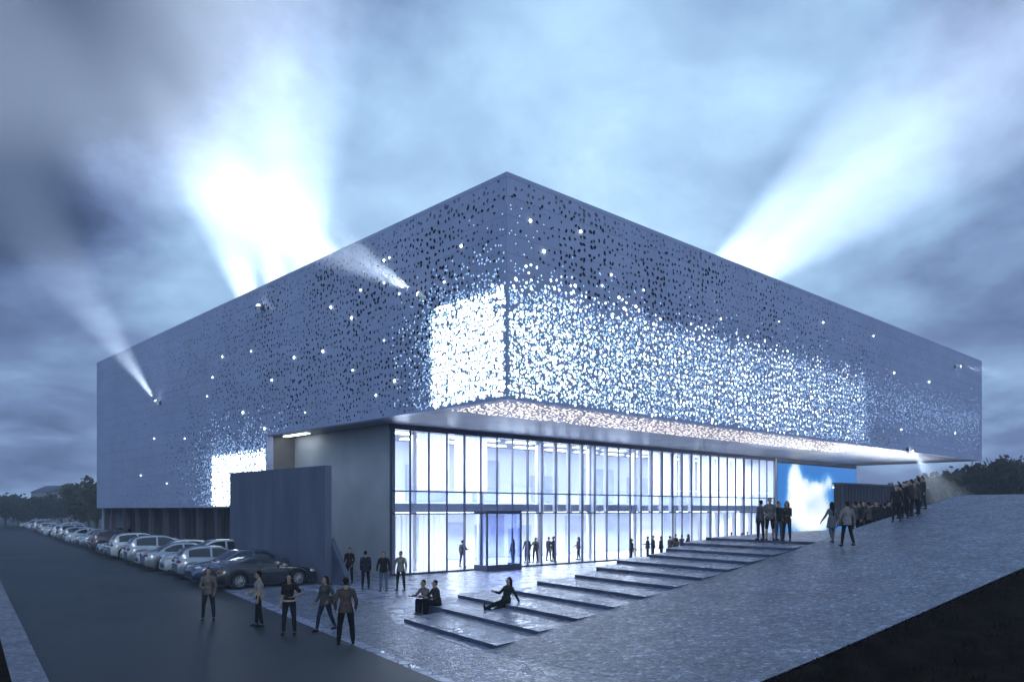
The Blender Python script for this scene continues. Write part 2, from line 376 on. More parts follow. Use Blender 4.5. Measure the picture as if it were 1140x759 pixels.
def perforate(side, fac):
    if side == 'r': org, es, out, L = Vector((0,0,0)), Vector((1,0,0)), Vector((0,-.012,0)), UL
    else:           org, es, out, L = Vector((0,0,0)), Vector((0,1,0)), Vector((-.012,0,0)), VL
    dark, lit = MB(), MB()
    pitch = .34
    nz, ns = int((ZR - ZN)/pitch), int(L/pitch)
    for i in range(ns):
        for j in range(nz):
            s = (i + .5 + rp.uniform(-.36,.36))*pitch; z = ZN + (j + .5 + rp.uniform(-.36,.36))*pitch
            if side == 'l' and s < VN + .15 and z < ZB + .12: continue
            if side == 'r' and z < ZB + .12: continue
            if s < .12 or s > L - .15 or z < ZN + .1 or z > ZR - .25: continue
            lv = lit_level(s, z, side)
            c = org + es*s + EZ*z
            if lv:
                r = {.5:.040, 1:.047, 2:.056, 3:.066}[lv]*rp.uniform(.75, 1.25)
                if side == 'l': r *= 1.1
                k = {.5:0, 1:1, 2:2, 3:3}[lv]
                if rp.random() < .06 and lv < 3: continue
                blob(lit, c, es, EZ, r*1.15, r*.85, rp.uniform(0,3.14), 8, k, out)
                continue
            # unlit: dense and large near the corner, thinning to nothing along the sides
            fade = max(0, 1 - max(0, s - 14)/ (42 if side == 'l' else 36))
            hgt = max(0, min(1, (ZR - z)/1.2))
            if rp.random() > .92*fade: continue
            n = noise.noise(Vector((s*.3, z*.3, 1)))
            r = (.066 + .036*n + rp.uniform(-.014,.022))*(.55 + .45*fade)
            near = math.exp(-((s)/2.4)**2) if side == 'r' else math.exp(-(s/1.6)**2)
            if near*.9 > rp.random() and z < 16.6:      # faint lit specks up the corner edge
                if rp.random() < .35: blob(lit, c, es, EZ, .03, .025, 0, 6, 1, out)
                elif rp.random() < .4: blob(dark, c, es, EZ, .03, .03, 0, 6, 1, out)
                continue
            mi = 0 if hgt > .55 + .3*rp.random() else 1
            blob(dark, c, es, EZ, r*1.25, r*.8, rp.uniform(0,3.14), 7, mi, out)
    # densely backlit patches (a second, finer screen of holes between the first)
    fine = .17
    areas = [(.2,5.3,ZB+.15,13.1), (VN+.15,30.8,ZN+.1,7.4)] if side == 'l' else [(.2,9,ZB+.15,12.6)]
    for (s0,s1,z0,z1) in areas:
        for i in range(int((s1-s0)/fine)):
            for j in range(int((z1-z0)/fine)):
                s = s0 + (i+.5+rp.uniform(-.25,.25))*fine; z = z0 + (j+.5+rp.uniform(-.25,.25))*fine
                pr = (.80 if z < 12 or rp.random() < .7 else .3) if side == 'l' else .40*math.exp(-((s-.5)/4.2)**2)*(1 - max(0,(z-11.6)))
                if rp.random() > pr: continue
                blob(lit, org+es*s+EZ*z, es, EZ, (.085 if side == 'l' else .07)*rp.uniform(.7,1.1), .07 if side == 'l' else .055, rp.uniform(0,3), 6, 3 if rp.random() < .6 else 2, out*1.4)
    dark.build('perforation_pattern', [M['hole'], M['hole_pale']], fac, fix=False)
    # emissive dots imitating a blue glow on the metal, thinning outwards from the lit corner
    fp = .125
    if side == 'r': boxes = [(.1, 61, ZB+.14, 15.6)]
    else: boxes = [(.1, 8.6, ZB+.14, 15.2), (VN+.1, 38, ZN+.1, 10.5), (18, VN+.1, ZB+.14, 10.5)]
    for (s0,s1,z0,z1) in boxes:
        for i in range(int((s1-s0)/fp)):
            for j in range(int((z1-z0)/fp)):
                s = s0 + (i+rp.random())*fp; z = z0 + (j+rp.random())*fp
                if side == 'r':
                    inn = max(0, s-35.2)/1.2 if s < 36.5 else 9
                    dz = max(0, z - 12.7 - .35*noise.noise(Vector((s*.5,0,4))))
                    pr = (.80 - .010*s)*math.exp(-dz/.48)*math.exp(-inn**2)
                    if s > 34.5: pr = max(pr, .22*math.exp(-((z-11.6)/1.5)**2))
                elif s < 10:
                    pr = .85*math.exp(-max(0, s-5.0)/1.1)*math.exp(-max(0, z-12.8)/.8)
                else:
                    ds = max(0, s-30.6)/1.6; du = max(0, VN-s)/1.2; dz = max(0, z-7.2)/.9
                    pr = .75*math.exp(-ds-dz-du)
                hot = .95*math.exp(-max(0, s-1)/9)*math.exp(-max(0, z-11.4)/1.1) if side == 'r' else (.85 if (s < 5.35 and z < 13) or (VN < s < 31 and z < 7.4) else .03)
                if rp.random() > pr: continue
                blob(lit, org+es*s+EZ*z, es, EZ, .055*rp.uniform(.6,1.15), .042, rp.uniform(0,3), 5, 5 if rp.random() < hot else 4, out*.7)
    lit.build('emissive_dot_pattern', [M['led0'], M['led1'], M['led2'], M['led3'], M['glowb'], M['glowc']], fac, fix=False)  # lit holes together with the dots that imitate glow
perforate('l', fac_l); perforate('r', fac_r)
# perforated, warm-lit strip of soffit along the front edge
sl = MB()
for i in range(int(40/.24)):
    for j in range(18):
        u = .6 + (i + rp.uniform(-.35,.35))*.24; v = .55 + (j + rp.uniform(-.35,.35))*.235
        if v > 4.7 - .0*u: continue
        if rp.random() < .12: continue
        g = rp.random(); r = rp.uniform(.045,.075)
        blob(sl, Vector((u,v,ZB)), Vector((1,0,0)), Vector((0,1,0)), r*1.1, r*.9, 0, 7, 0 if g < .62 else 1, Vector((0,0,-.006)))
sl.build('emissive_dot_pattern', [M['ledw'], M['ledw2']], soffit, fix=False)
# star lamps on the skin (photo pixels -> points on the wall planes)
def on_left(px, py):
    d = 808*33/(px + 243); v = (d-33)/.732
    return Vector((0, v, CAM_Z + (HY-py)*d/F_PX))
def on_right(px, py):
    d = 943*33/(1508 - px); u = (d-33)/.681
    return Vector((u, 0, CAM_Z + (HY-py)*d/F_PX))
def on_wall(px, py, out=.0):
    r = ray(px, py)
    if px < CX - 5: t = (-out - CAM.x)/r.x
    else: t = (-out - CAM.y)/r.y
    return CAM + r*t
stars = [(514,274),(495,314),(434,287),(428,315),(445,327),(402,323),(369,342),(392,354),(428,379),(360,391),(328,398),(280,391),(237,420),(248,397),(303,423),(393,412),(440,424),(419,440),(340,459),(271,459),(295,477),(172,488),(206,488),(231,441),(157,529),(186,538),(428,290),
         (590,246),(605,280),(646,258),(680,306),(716,323),(635,318),(670,318),(802,355),(867,358),(916,359),(972,374),(995,415),(1034,425),(1003,478),(1063,482)]
for px, py in stars:
    p = on_wall(px, py); mb = MB(); rr = rp.uniform(.045,.085)
    n = Vector((-1,0,0)) if px < 565 else Vector((0,-1,0))
    mb.tube(p, p + n*.02, rr*1.1, rr*1.1, 10, 0); mb.ball(p + n*.015, rr, 10, 6, 1)
    mb.build('star_lamp', [M['mullion'], M['star']], fac_l if px < 565 else fac_r, fix=False)

# lobby behind the glass
VB = 20.0
w = MB(); w.box(UW+.303, UG+.5, VB, VB+.2, 0, ZB-.003); w.build('lobby_wall', M['lobbywall'], arena)
w = MB(); w.box(UW+.303, UG+.5, VG+.12, VB-.003, .006, .03); w.build('lobby_floor', M['lobbyfloor'], arena)
w = MB(); w.box(UW+.303, UG-.003, VG+1.0, VB-.003, 3.45, 3.95); mez = w.build('mezzanine', M['spandrel'], arena)
w = MB(); w.quad((UW+.303,VG+.97,3.95),(UG-.003,VG+.97,3.95),(UG-.003,VG+.97,4.95),(UW+.303,VG+.97,4.95)); w.build('balustrade', M['glasspale'], mez)
w = MB(); w.box(UG, UG+.5, VG, VB-.003, 0, ZB-.003); w.build('lobby_end_wall', M['lobbywall'], arena)
for k in range(8):
    u = 5 + k*5.2
    w = MB(); w.tube((u, VG+2.2, .03), (u, VG+2.2, 3.45), .2, .2, 16); w.tube((u, VG+2.2, 3.95), (u, VG+2.2, ZB-.01), .2, .2, 16); w.build('column', M['white'], arena, smooth=False)
# doors and darker wall bays at the rear of the lobby
for (u0, u1, z0, z1, mk) in [(6.2,7.4,.03,2.4,'white'),(12,14.2,.03,2.6,'spandrel'),(19.6,20.9,.03,2.3,'spandrel'),(25,28,.03,3.0,'spandrel'),(9,12.5,4.2,6.6,'spandrel'),(15,17.5,4.2,7.2,'spandrel'),(33,36,4.2,6.4,'spandrel'),(38,42,4.2,8,'spandrel'),(38.5,42.5,.03,3.2,'spandrel'),(5,6.2,4.2,7.4,'spandrel'),(21,24,4.2,6.2,'spandrel'),(27,31,4.2,7.0,'spandrel'),(8.6,10.4,.03,3.0,'spandrel'),(15.6,18,.03,3.1,'spandrel'),(30,34,.03,3.1,'spandrel')]:
    w = MB(); w.box(u0, u1, VB-.06, VB-.004, z0, z1); w.box(u0-.08,u1+.08,VB-.03,VB-.002,z0,z1+.08); w.build('lobby_door' if z1 < 3.3 and z0 < 1 else 'wall_panel', M[mk], arena)
# ceiling lamps: luminous panels in the lobby
for (zz, n) in ((ZB-.05, 12), (3.42, 12)):
    for k in range(n):
        u = UW + 2.0 + k*3.35
        w = MB(); w.box(u, u+2.2, VG+3.2, VG+3.9, zz-.03, zz); w.box(u, u+2.2, VG+6.2, VG+6.9, zz-.03, zz); w.build('ceiling_lamp', M['strip'], arena)
def area(name, loc, sx, sy, p, col=(.86,.93,1), rot=(0,0,0), parent=None):
    l = bpy.data.lights.new(name, 'AREA'); l.shape = 'RECTANGLE'; l.size, l.size_y = sx, sy; l.energy = p; l.color = col
    o = bpy.data.objects.new(name, l); COL.objects.link(o); o.location = loc; o.rotation_euler = rot
    if parent: o.parent = parent
    return o
LOBBY = 1500
for k in range(4):
    u = 7 + k*10.3
    area('lobby_light', (u, VG+4.6, ZB-1.3), 8.5, 5.5, LOBBY*1.25, rot=(R(-22),0,0), parent=arena)
    area('lobby_light', (u, VG+4.8, 2.75), 8.5, 4.5, LOBBY*.95, rot=(R(-14),0,0), parent=arena)
# curtain wall
cw = empty('curtain_wall', (0,0,0)); cw.parent = arena
NB = 32; bw_ = (UG - UW)/NB
for i in range(NB+1):
    u = UW + i*bw_
    deep = .07 if i % 4 else .12
    w = MB(); w.box(u-.024, u+.024, VG-deep, VG+.06, .0, ZB-.006); w.build('mullion', M['mullion'], cw)
for z in (3.38, 4.62):
    w = MB(); w.box(UW, UG, VG-.05, VG+.05, z-.04, z+.04); w.build('transom', M['mullion'], cw)
w = MB(); w.box(UW-.05, UG+.05, VG-.17, VG+.08, 0, .1); w.build('sill', M['mullion'], cw)
w = MB(); w.box(UW-.05, UG+.05, VG-.13, VG+.08, ZB-.28, ZB-.004); w.build('head_rail', M['mullion'], cw)
for i in range(NB):
    u0, u1 = UW + i*bw_ + .037, UW + (i+1)*bw_ - .037
    for z0, z1 in ((.1,3.34),(3.42,4.58),(4.66,ZB-.28)):
        w = MB(); w.quad((u0,VG,z0),(u1,VG,z0),(u1,VG,z1),(u0,VG,z1))
        w.build('glass_pane', M['glass'], cw, fix=False)
# white fins and curtains hung just inside the glass
for i in list(range(9, 15)) + list(range(17, 32)):
    u = UW + (i+.0)*bw_ + .3
    w = MB(); w.box(u, u+.12, VG+.2, VG+.55, .03 if i > 22 else 3.4, 3.4 if i > 22 else ZB-.3); w.build('fin', M['curtain'], arena)
def drape(u0, u1, z0, z1, v):
    mb = MB(); n = int((u1-u0)/.06); prev = None
    for k in range(n+1):
        u = u0 + (u1-u0)*k/n; y = v + .05*math.sin(k*1.05) + .02*math.sin(k*.37)
        if prev: mb.quad(prev[0], (u,y,z0), (u,y,z1), prev[1])
        prev = ((u,y,z0),(u,y,z1))
    return mb.build('curtain', M['curtain'], arena, smooth=True, fix=False)
for (a, c) in ((1.6,3.4),(3.7,5.7),(18.1,20.9),(21.1,22.9),(23.1,25),(25.2,26.9),(27.1,28.6)):
    drape(UW+a*bw_, UW+c*bw_, 4.7, ZB-.3, VG+.42)
for (a, c) in ((.2,1.4),(1.7,3.3)): drape(UW+a*bw_, UW+c*bw_, .06, 3.3, VG+.42)
# glass vestibule standing out of the front
ve = empty('vestibule', (0,0,0)); ve.parent = arena
u0, u1, v0, zt = UW+4.5*bw_, UW+6.6*bw_, VG-1.3, 3.42
for (x, y) in ((u0,v0),(u1,v0)):
    w = MB(); w.box(x-.05,x+.05,v0-.05,v0+.05,0,zt); w.build('post', M['mullion'], ve)
w = MB(); w.box(u0-.05,u1+.05,v0-.05,VG-.18,zt,zt+.12); w.build('canopy', M['mullion'], ve)
w = MB(); w.quad((u0+.05,v0,.35),(u1-.05,v0,.35),(u1-.05,v0,zt),(u0+.05,v0,zt)); w.quad((u0,VG-.18,.35),(u0,v0+.05,.35),(u0,v0+.05,zt),(u0,VG-.18,zt)); w.quad((u1,v0+.05,.35),(u1,VG-.18,.35),(u1,VG-.18,zt),(u1,v0+.05,zt)); w.build('glass_pane', M['glassblue'], ve)
w = MB(); w.box(u0+.05,u1-.05,v0-.04,v0+.04,.01,.35); w.box(u0-.04,u0+.04,v0+.05,VG-.18,.01,.35); w.box(u1-.04,u1+.04,v0+.05,VG-.18,.01,.35); w.build('plinth', M['mullion'], ve)
# lamps recessed in the soffit
w = MB(); w.box(.9, 1.2, 19.0, 21.9, ZB-.05, ZB-.004); w.build('linear_lamp', M['strip'], soffit)
# end bay: wall that carries the video screen
w = MB(); w.box(UG+.503, 61.2, VG+.35, VG+.7, 0, ZB-.003); w.build('end_bay_wall', M['soffit'], arena)
M['rim'] = mat('rim', (.30,.31,.33), .35, .8)
# ------------------------------------------------------------------ video screen, dark portal wall, free-standing slab
def on_v(px, py, v):
    r = ray(px, py); return CAM + r*((v - CAM.y)/r.y)
def screen_mat():
    m = bpy.data.materials.new('screen_picture'); m.use_nodes = True; t = m.node_tree; t.nodes.clear()
    o = N(m,'ShaderNodeOutputMaterial'); em = N(m,'ShaderNodeEmission', i_Strength=1.0); t.links.new(em.outputs[0], o.inputs[0])
    tc = N(m,'ShaderNodeTexCoord'); nz = N(m,'ShaderNodeTexNoise', i_Scale=.7, i_Detail=5); t.links.new(tc.outputs['Object'], nz.inputs[0])
    sub = N(m,'ShaderNodeVectorMath', operation='SUBTRACT'); t.links.new(nz.outputs['Color'], sub.inputs[0]); sub.inputs[1].default_value=(.5,.5,.5)
    sc_ = N(m,'ShaderNodeVectorMath', operation='SCALE'); sc_.inputs['Scale'].default_value=1.5; t.links.new(sub.outputs[0], sc_.inputs[0])
    ad = N(m,'ShaderNodeVectorMath', operation='ADD'); t.links.new(tc.outputs['Object'], ad.inputs[0]); t.links.new(sc_.outputs[0], ad.inputs[1])
    acc = None
    for (px, py, rx, rz) in [(886,522,1.3,1.5),(884,538,1.5,1.6),(892,548,1.5,1.3),(903,545,1.6,1.1),(912,541,1.2,1.0),(924,536,1.4,1.0),(896,575,3.6,2.0),(885,560,1.6,1.5),(918,562,2.0,1.8),(908,585,4.5,1.4)]:
        c = on_v(px, py, VG)
        s1 = N(m,'ShaderNodeVectorMath', operation='SUBTRACT'); t.links.new(ad.outputs[0], s1.inputs[0]); s1.inputs[1].default_value = c
        s2_ = N(m,'ShaderNodeVectorMath', operation='MULTIPLY'); t.links.new(s1.outputs[0], s2_.inputs[0]); s2_.inputs[1].default_value=(1/rx,0,1/rz)
        dt = N(m,'ShaderNodeVectorMath', operation='DOT_PRODUCT'); t.links.new(s2_.outputs[0], dt.inputs[0]); t.links.new(s2_.outputs[0], dt.inputs[1])
        ng = N(m,'ShaderNodeMath', operation='MULTIPLY'); t.links.new(dt.outputs['Value'], ng.inputs[0]); ng.inputs[1].default_value=-1
        ex = N(m,'ShaderNodeMath', operation='EXPONENT'); t.links.new(ng.outputs[0], ex.inputs[0])
        if acc is None: acc = ex
        else:
            a = N(m,'ShaderNodeMath', operation='ADD'); t.links.new(acc.outputs[0], a.inputs[0]); t.links.new(ex.outputs[0], a.inputs[1]); acc = a
    rp_ = N(m,'ShaderNodeValToRGB'); e = rp_.color_ramp.elements; e[0].position=.25; e[0].color=(.05,.23,.68,1); e[1].position=1.0; e[1].color=(1.1,1.15,1.15,1)
    k = e.new(.5); k.color=(.10,.38,.9,1); k = e.new(.72); k.color=(.75,.95,1.1,1)
    hf = N(m,'ShaderNodeMath', operation='MULTIPLY'); hf.inputs[1].default_value=.62; t.links.new(acc.outputs[0], hf.inputs[0]); t.links.new(hf.outputs[0], rp_.inputs[0]); t.links.new(rp_.outputs[0], em.inputs[0]); return m
vs_ = empty('video_screen', (52, VG, 4), 0, 'wall-high video screen showing a white swirling figure on bright blue', 'screen')
su0, su1 = UG + .6, 60.5
w = MB(); w.box(su0, su1, VG+.05, VG+.34, 1.3, ZB-.3); o = w.build('casing', M['mullion'], vs_); o.matrix_parent_inverse = Matrix.Translation((-52,-VG,-4))
w = MB(); w.quad((su0+.08,VG+.044,1.4),(su1-.08,VG+.044,1.4),(su1-.08,VG+.044,ZB-.4),(su0+.08,VG+.044,ZB-.4)); o = w.build('display', screen_mat(), vs_, fix=False); o.matrix_parent_inverse = Matrix.Translation((-52,-VG,-4))

pw = empty('portal_wall', (38.2,3,0), 0, 'long dark slatted wall under the canopy behind the crowd, beside the blue screen', 'wall')
M['portal'] = vary(mat('portal_panel', (.012,.014,.02), .6), (.008,.01,.014), (.022,.024,.032), .7, stretch=(3,1,.1))
w = MB(); w.box(0, 18.2, .1, .6, Z_LAND, 5.6); w.build('panel', M['portal'], pw)
w = MB()
for k in range(30): w.box(.2+k*.6, .26+k*.6, 0, .097, Z_LAND, 5.55)
w.build('slat', M['mullion'], pw)
w = MB(); w.box(-.1, 18.3, -.05, .7, 5.603, 5.72); w.build('coping', M['mullion'], pw)
w = MB(); w.box(.3, 17.9, .72, .85, 5.3, 5.40); w.build('uplight', M['strip'], pw)  # added fixture, goes with the lamps that brighten the soffit
area('soffit_fill', (9.1, .80, 5.76), 17.5, .1, 1500, rot=(R(180),0,0), parent=pw)  # added upward lamp to brighten the soffit
area('soffit_fill', (-6, 1.5, 6.6), 9, .3, 260, rot=(R(180),0,0), parent=pw)  # second added lamp for the soffit, without any fixture

sw = empty('slab_wall', (-2.9, 9.34, 0), 0, 'free-standing dark blue concrete slab wall in front of the pale side wall', 'wall')
w = MB(); w.prism([(-.35,0,0),(-.35,10.9,0),(-.35,10.9,5.72),(-.35,0,5.72)], (.35,0,0)); slab = w.build('slab', M['slab'], sw)
w = MB()
for k in range(1,4): w.box(-.356,-.351, k*2.72-.012, k*2.72+.012, 0.02, 5.7)
w.build('joint', M['mullion'], slab)
w = MB(); w.prism([(.004,.15,0),(.004,.15,2.2),(.004,-.0,2.0),(.004,-1.2,.5),(.004,-1.3,0)], (.25,0,0)); w.build('dark_wedge', M['riser'], sw)  # dark sloping wedge at the near end of the slab

# ------------------------------------------------------------------ searchlights
def searchlight(p, d, half, power, label, blend=1.0, wall_n=None, size=.22):
    d = Vector(d).normalized(); n = Vector(wall_n)
    c = p + n*(.55 if size > .2 else .32)
    r = empty('searchlight', c, 0, label, 'searchlight', 'searchlights on the arena skin')
    q = d.to_track_quat('-Z', 'Y')
    def loc(w): return w
    b = MB(); b.tube(p - c + n*.01, -d*.1, .05, .05, 8); b.tube(p - c + n*.012, p - c + n*.05, .18, .18, 12); b.build('bracket', M['mullion'], r)
    b = MB(); b.tube(-d*.28, d*.12, size*.75, size, 16); b.build('housing', M['white'], r)
    b = MB(); b.tube(d*.124, d*.135, size*.9, size*.9, 16); b.build('lens', M['lens'], r)
    b = MB(); b.ball(d*.12, size*.55, 12, 8); b.build('bulb', M['lens'], r)
    l = bpy.data.lights.new('beam_lamp','SPOT'); l.energy = power; l.spot_size = 2*half; l.spot_blend = blend; l.shadow_soft_size = .12; l.color = (.76,.88,1)
    lo = bpy.data.objects.new('beam_lamp', l); COL.objects.link(lo); lo.parent = r; lo.location = d*.5; lo.rotation_mode='QUATERNION'; lo.rotation_quaternion = q
    return r
Zv = Vector((0,0,1)); NL = Vector((-1,0,0)); NR = Vector((0,-1,0))
PW = 2.2e5
def roof_light(px, d, ax, half, power, label, tilt=-.35):
    p = CAM + RGT*((px-CX)/F_PX*d) + FWD*d; p.z = ZR - .09
    dr = RGT*ax[0] + Zv*ax[1] + FWD*tilt
    return searchlight(p, dr, R(half), power, label, wall_n=Zv, size=.3)
searchlight(on_wall(474,330), RGT*-.866+Zv*.5, R(19), PW*1.5, 'searchlight beside the glowing corner, beam slanting away from the lobby side', wall_n=NL, size=.12)
searchlight(on_wall(293,343), Zv*.9-FWD*.45, R(7), PW*.06, 'small uplight high on the car park side below the broad beams', wall_n=NL, size=.12)
searchlight(on_wall(179,448), RGT*-.57+Zv*.82, R(13), PW*2.6, 'searchlight near the far end of the car park side, beam leaning outward', wall_n=NL, size=.12)
roof_light(292, 72, (-.20, 1), 17, PW*11, 'roof searchlight of the broad upright beam, the one nearest the far end', tilt=-.25)
roof_light(318, 70, (-.08, 1), 17, PW*11, 'middle roof searchlight of the broad upright beam', tilt=-.25)
roof_light(345, 68, (.0, 1), 17, PW*11, 'roof searchlight of the broad upright beam, the one nearest the front corner', tilt=-.25)
roof_light(425, 52, (-.84, .52), 15, PW*6, 'added roof searchlight by the front corner, unseen, strengthening the slanting beam', tilt=-.0)  # added lamp hidden behind the roof edge, carries the corner beam further
roof_light(735, 62, (.74, .67), 13, PW*15, 'roof searchlight over the lobby front with the steeper slanting beam', tilt=.0)
roof_light(757, 63, (.82, .57), 13, PW*15, 'roof searchlight over the lobby front with the flatter slanting beam', tilt=.0)
searchlight(on_wall(1063,408), RGT*.97-Zv*.16, R(15), PW*.35, 'searchlight at the outer end of the front above the canopy, beam level', wall_n=NR, size=.12)
pF = Vector((43.2,-.02,ZB+.1))
searchlight(pF, RGT*.58-Zv*.81, R(24), PW*.5, 'floodlight under the canopy edge shining down beside the dark portal wall', wall_n=NR, size=.14)

# ------------------------------------------------------------------ cars
M['tyre'] = mat('tyre', (.012,.012,.013), .85)
M['autoglass'] = mat('autoglass', (.012,.016,.024), .06, 0, .8); M['trim'] = mat('dark_trim', (.012,.012,.014), .5)
M['headlamp'] = mat('headlamp', (.75,.78,.82), .08, .3, .8); M['taillamp'] = mat('taillamp', (.25,.012,.012), .2)
def paint(n, c): return mat('paint_'+n, c, .2, .45 if n in ('silver','grey','blue','plum') else .1, .6, coat=1)
PAINT = {'white':paint('white',(.55,.57,.62)),'silver':paint('silver',(.36,.39,.45)),'grey':paint('grey',(.13,.14,.16)),'charcoal':paint('charcoal',(.012,.013,.017)),'blue':paint('blue',(.05,.075,.16)),'plum':paint('plum',(.09,.06,.09))}
def interp(pts, x):
    xs = [p[0] for p in pts]; ys = [p[1] for p in pts]
    if x <= xs[0]: return ys[0]
    if x >= xs[-1]: return ys[-1]
    i = max(k for k in range(len(xs)) if xs[k] <= x)
    t = (x-xs[i])/(xs[i+1]-xs[i])
    d = lambda k: (ys[min(k+1,len(ys)-1)]-ys[max(k-1,0)])/(xs[min(k+1,len(xs)-1)]-xs[max(k-1,0)])
    h = xs[i+1]-xs[i]; m0, m1 = d(i)*h*.8, d(i+1)*h*.8
    return (2*t**3-3*t**2+1)*ys[i]+(t**3-2*t**2+t)*m0+(-2*t**3+3*t**2)*ys[i+1]+(t**3-t**2)*m1
# x = 0 tail, x = L nose; deck: top of the lower body; roof: greenhouse side view (first and last point on the deck)
TYPES = {
 'coupe': dict(L=4.35,W=1.84,wx=(.88,3.42),wr=.335,deck=[(0,.78),(.25,.93),(.8,.97),(1.6,.93),(2.5,.93),(3.0,.90),(3.7,.80),(4.15,.66),(4.35,.52)],roof=[(.35,.95),(.9,1.12),(1.5,1.27),(1.95,1.30),(2.35,1.22),(3.0,.93)],win=(.95,2.75),wroof=.56),
 'sedan': dict(L=4.6,W=1.80,wx=(.95,3.65),wr=.32,deck=[(0,.80),(.15,.98),(.9,1.0),(2.0,.95),(3.1,.95),(3.5,.93),(4.2,.83),(4.5,.70),(4.6,.55)],roof=[(.65,1.0),(1.1,1.27),(1.5,1.42),(2.1,1.46),(2.6,1.40),(3.4,.95)],win=(1.0,3.1),wroof=.60),
 'hatch': dict(L=4.1,W=1.76,wx=(.72,3.25),wr=.315,deck=[(0,.70),(.1,.95),(.6,1.0),(1.8,.97),(2.8,.96),(3.1,.95),(3.75,.85),(4.02,.70),(4.1,.55)],roof=[(.08,.98),(.35,1.35),(.8,1.48),(1.5,1.51),(2.1,1.46),(3.05,.96)],win=(.5,2.75),wroof=.62),
 'suv': dict(L=4.6,W=1.88,wx=(.85,3.65),wr=.37,deck=[(0,.75),(.1,1.05),(.6,1.12),(2.0,1.08),(3.0,1.07),(3.4,1.06),(4.2,.98),(4.5,.80),(4.6,.6)],roof=[(.1,1.1),(.35,1.5),(.8,1.66),(1.7,1.70),(2.3,1.64),(3.3,1.07)],win=(.5,3.0),wroof=.66)}
def make_car(kind, colour):
    c = TYPES[kind]; L, W, wr = c['L'], c['W']/2, c['wr']; P = PAINT[colour]
    root = empty('parked_car')
    xs = sorted(set([round(L*i/44,3) for i in range(45)] + [round(x+s*wr*1.16,3) for x in c['wx'] for s in (-1,-.92,-.75,-.5,-.25,0,.25,.5,.75,.92,1)]))
    def plan(x):
        e = 1.0
        if x < .55: e = 1 - .16*((.55-x)/.55)**2.2
        if x > L-.95: e = 1 - .26*((x-L+.95)/.95)**2.2
        return W*e
    def low(x):
        z = .20 + .10*max(0,(.4-x)/.4) + .04*max(0,(x-L+.5)/.5)
        for wx in c['wx']:
            d = abs(x-wx); Rr = wr*1.16
            if d < Rr: z = max(z, wr + math.sqrt(max(Rr*Rr-d*d,0)) - .01)
        return z
    sec = []
    for x in xs:
        zt = interp(c['deck'], x); p = plan(x); zl = low(x); zl = min(zl, zt-.10)
        zm = max(.50*zt+.12, zl+.02); zm = min(zm, zt-.07)
        half = [(p*.90, zl), (p*.985, zl+.25*(zm-zl)), (p, zm), (p*.985, zm+.55*(zt-zm)), (p*.94, zt-.035), (p*.84, zt), (p*.45, zt+.022), (0, zt+.028)]
        sec.append([(x,y,z) for y, z in half] + [(x,-y,z) for y, z in half[-2::-1]])
    mb = MB(); n = len(sec[0]); mb.add([p for s in sec for p in s], [(i*n+j,(i+1)*n+j,(i+1)*n+j+1,i*n+j+1) for i in range(len(sec)-1) for j in range(n-1)])
    mb.add(sec[0], [tuple(range(n))]); mb.add(sec[-1], [tuple(range(n))])
    body = mb.build('body', P, root, smooth=True)
    u = MB(); u.box(.15, L-.15, -W*.80, W*.80, .17, .60); 
    for x in c['wx']: u.box(x-wr*1.1, x+wr*1.1, -W*.86, W*.86, .6, wr+wr*1.1)
    u.build('underbody', M['trim'], root)
    # greenhouse
    rf_ = c['roof']; xa, xd = rf_[0][0], rf_[-1][0]; zmax = max(z for _, z in rf_)
    def wside(x, z):
        zb = interp(c['deck'], x)-.03; t = max(0, min(1,(z-zb)/(zmax-zb)))
        return plan(x)*.90*(1-t) + c['wroof']*t*1.0 + .03*math.sin(t*math.pi)
    gx = [xa + (xd-xa)*i/26 for i in range(27)]; sec = []
    for x in gx:
        zb = interp(c['deck'], x)-.03; zr = max(interp(rf_, x), zb+.01); h=[]
        for t in (0,.25,.5,.75,.93): z = zb+(zr-zb)*t; h.append((wside(x,z), z))
        yt = wside(x, zr)
        h += [(yt*.93, zr+.004), (yt*.6, zr+.02), (0, zr+.028)]
        sec.append([(x,y,z) for y,z in h]+[(x,-y,z) for y,z in h[-2::-1]])
    mb = MB(); n = len(sec[0]); mb.add([p for s in sec for p in s], [(i*n+j,(i+1)*n+j,(i+1)*n+j+1,i*n+j+1) for i in range(len(sec)-1) for j in range(n-1)])
    mb.build('roof', P, root, smooth=True)
    # side windows as strips lifted off the flank
    x0, x1 = c['win']; xm = (x0*.55+x1*.45)
    for sgn in (-1,1):
        for (a, b_) in ((x0, xm-.05),(xm+.05, x1)):
            mb = MB(); prev = None
            for k in range(13):
                x = a+(b_-a)*k/12; zb = interp(c['deck'], x)+.03; zr = interp(rf_, x)-.075
                if zr < zb+.02: continue
                col = [(x, sgn*(wside(x, zb+(zr-zb)*t)+.009), zb+(zr-zb)*t) for t in (0,.33,.66,1)]
                if prev:
                    for j in range(3): mb.quad(prev[j], col[j], col[j+1], prev[j+1])
                prev = col
            if mb.v: mb.build('side_window', M['autoglass'], root, smooth=True)
    def top_patch(a, b_, name):
        mb = MB(); prev = None
        for k in range(9):
            x = a+(b_-a)*k/8; zr = interp(rf_, x); yt = wside(x, zr)*.86
            col = [(x, yt*s, zr+.012+.024*(1-abs(s)**1.5)) for s in (-1,-.66,-.33,0,.33,.66,1)]
            if prev:
                for j in range(6): mb.quad(prev[j], col[j], col[j+1], prev[j+1])
            prev = col
        mb.build(name, M['autoglass'], root, smooth=True, fix=False)
    ip = max(range(len(rf_)), key=lambda i: rf_[i][1])
    top_patch(rf_[-1][0]-.10, rf_[-2][0]+.03, 'windshield'); top_patch(rf_[0][0]+.04, rf_[2][0]-.14, 'rear_window')
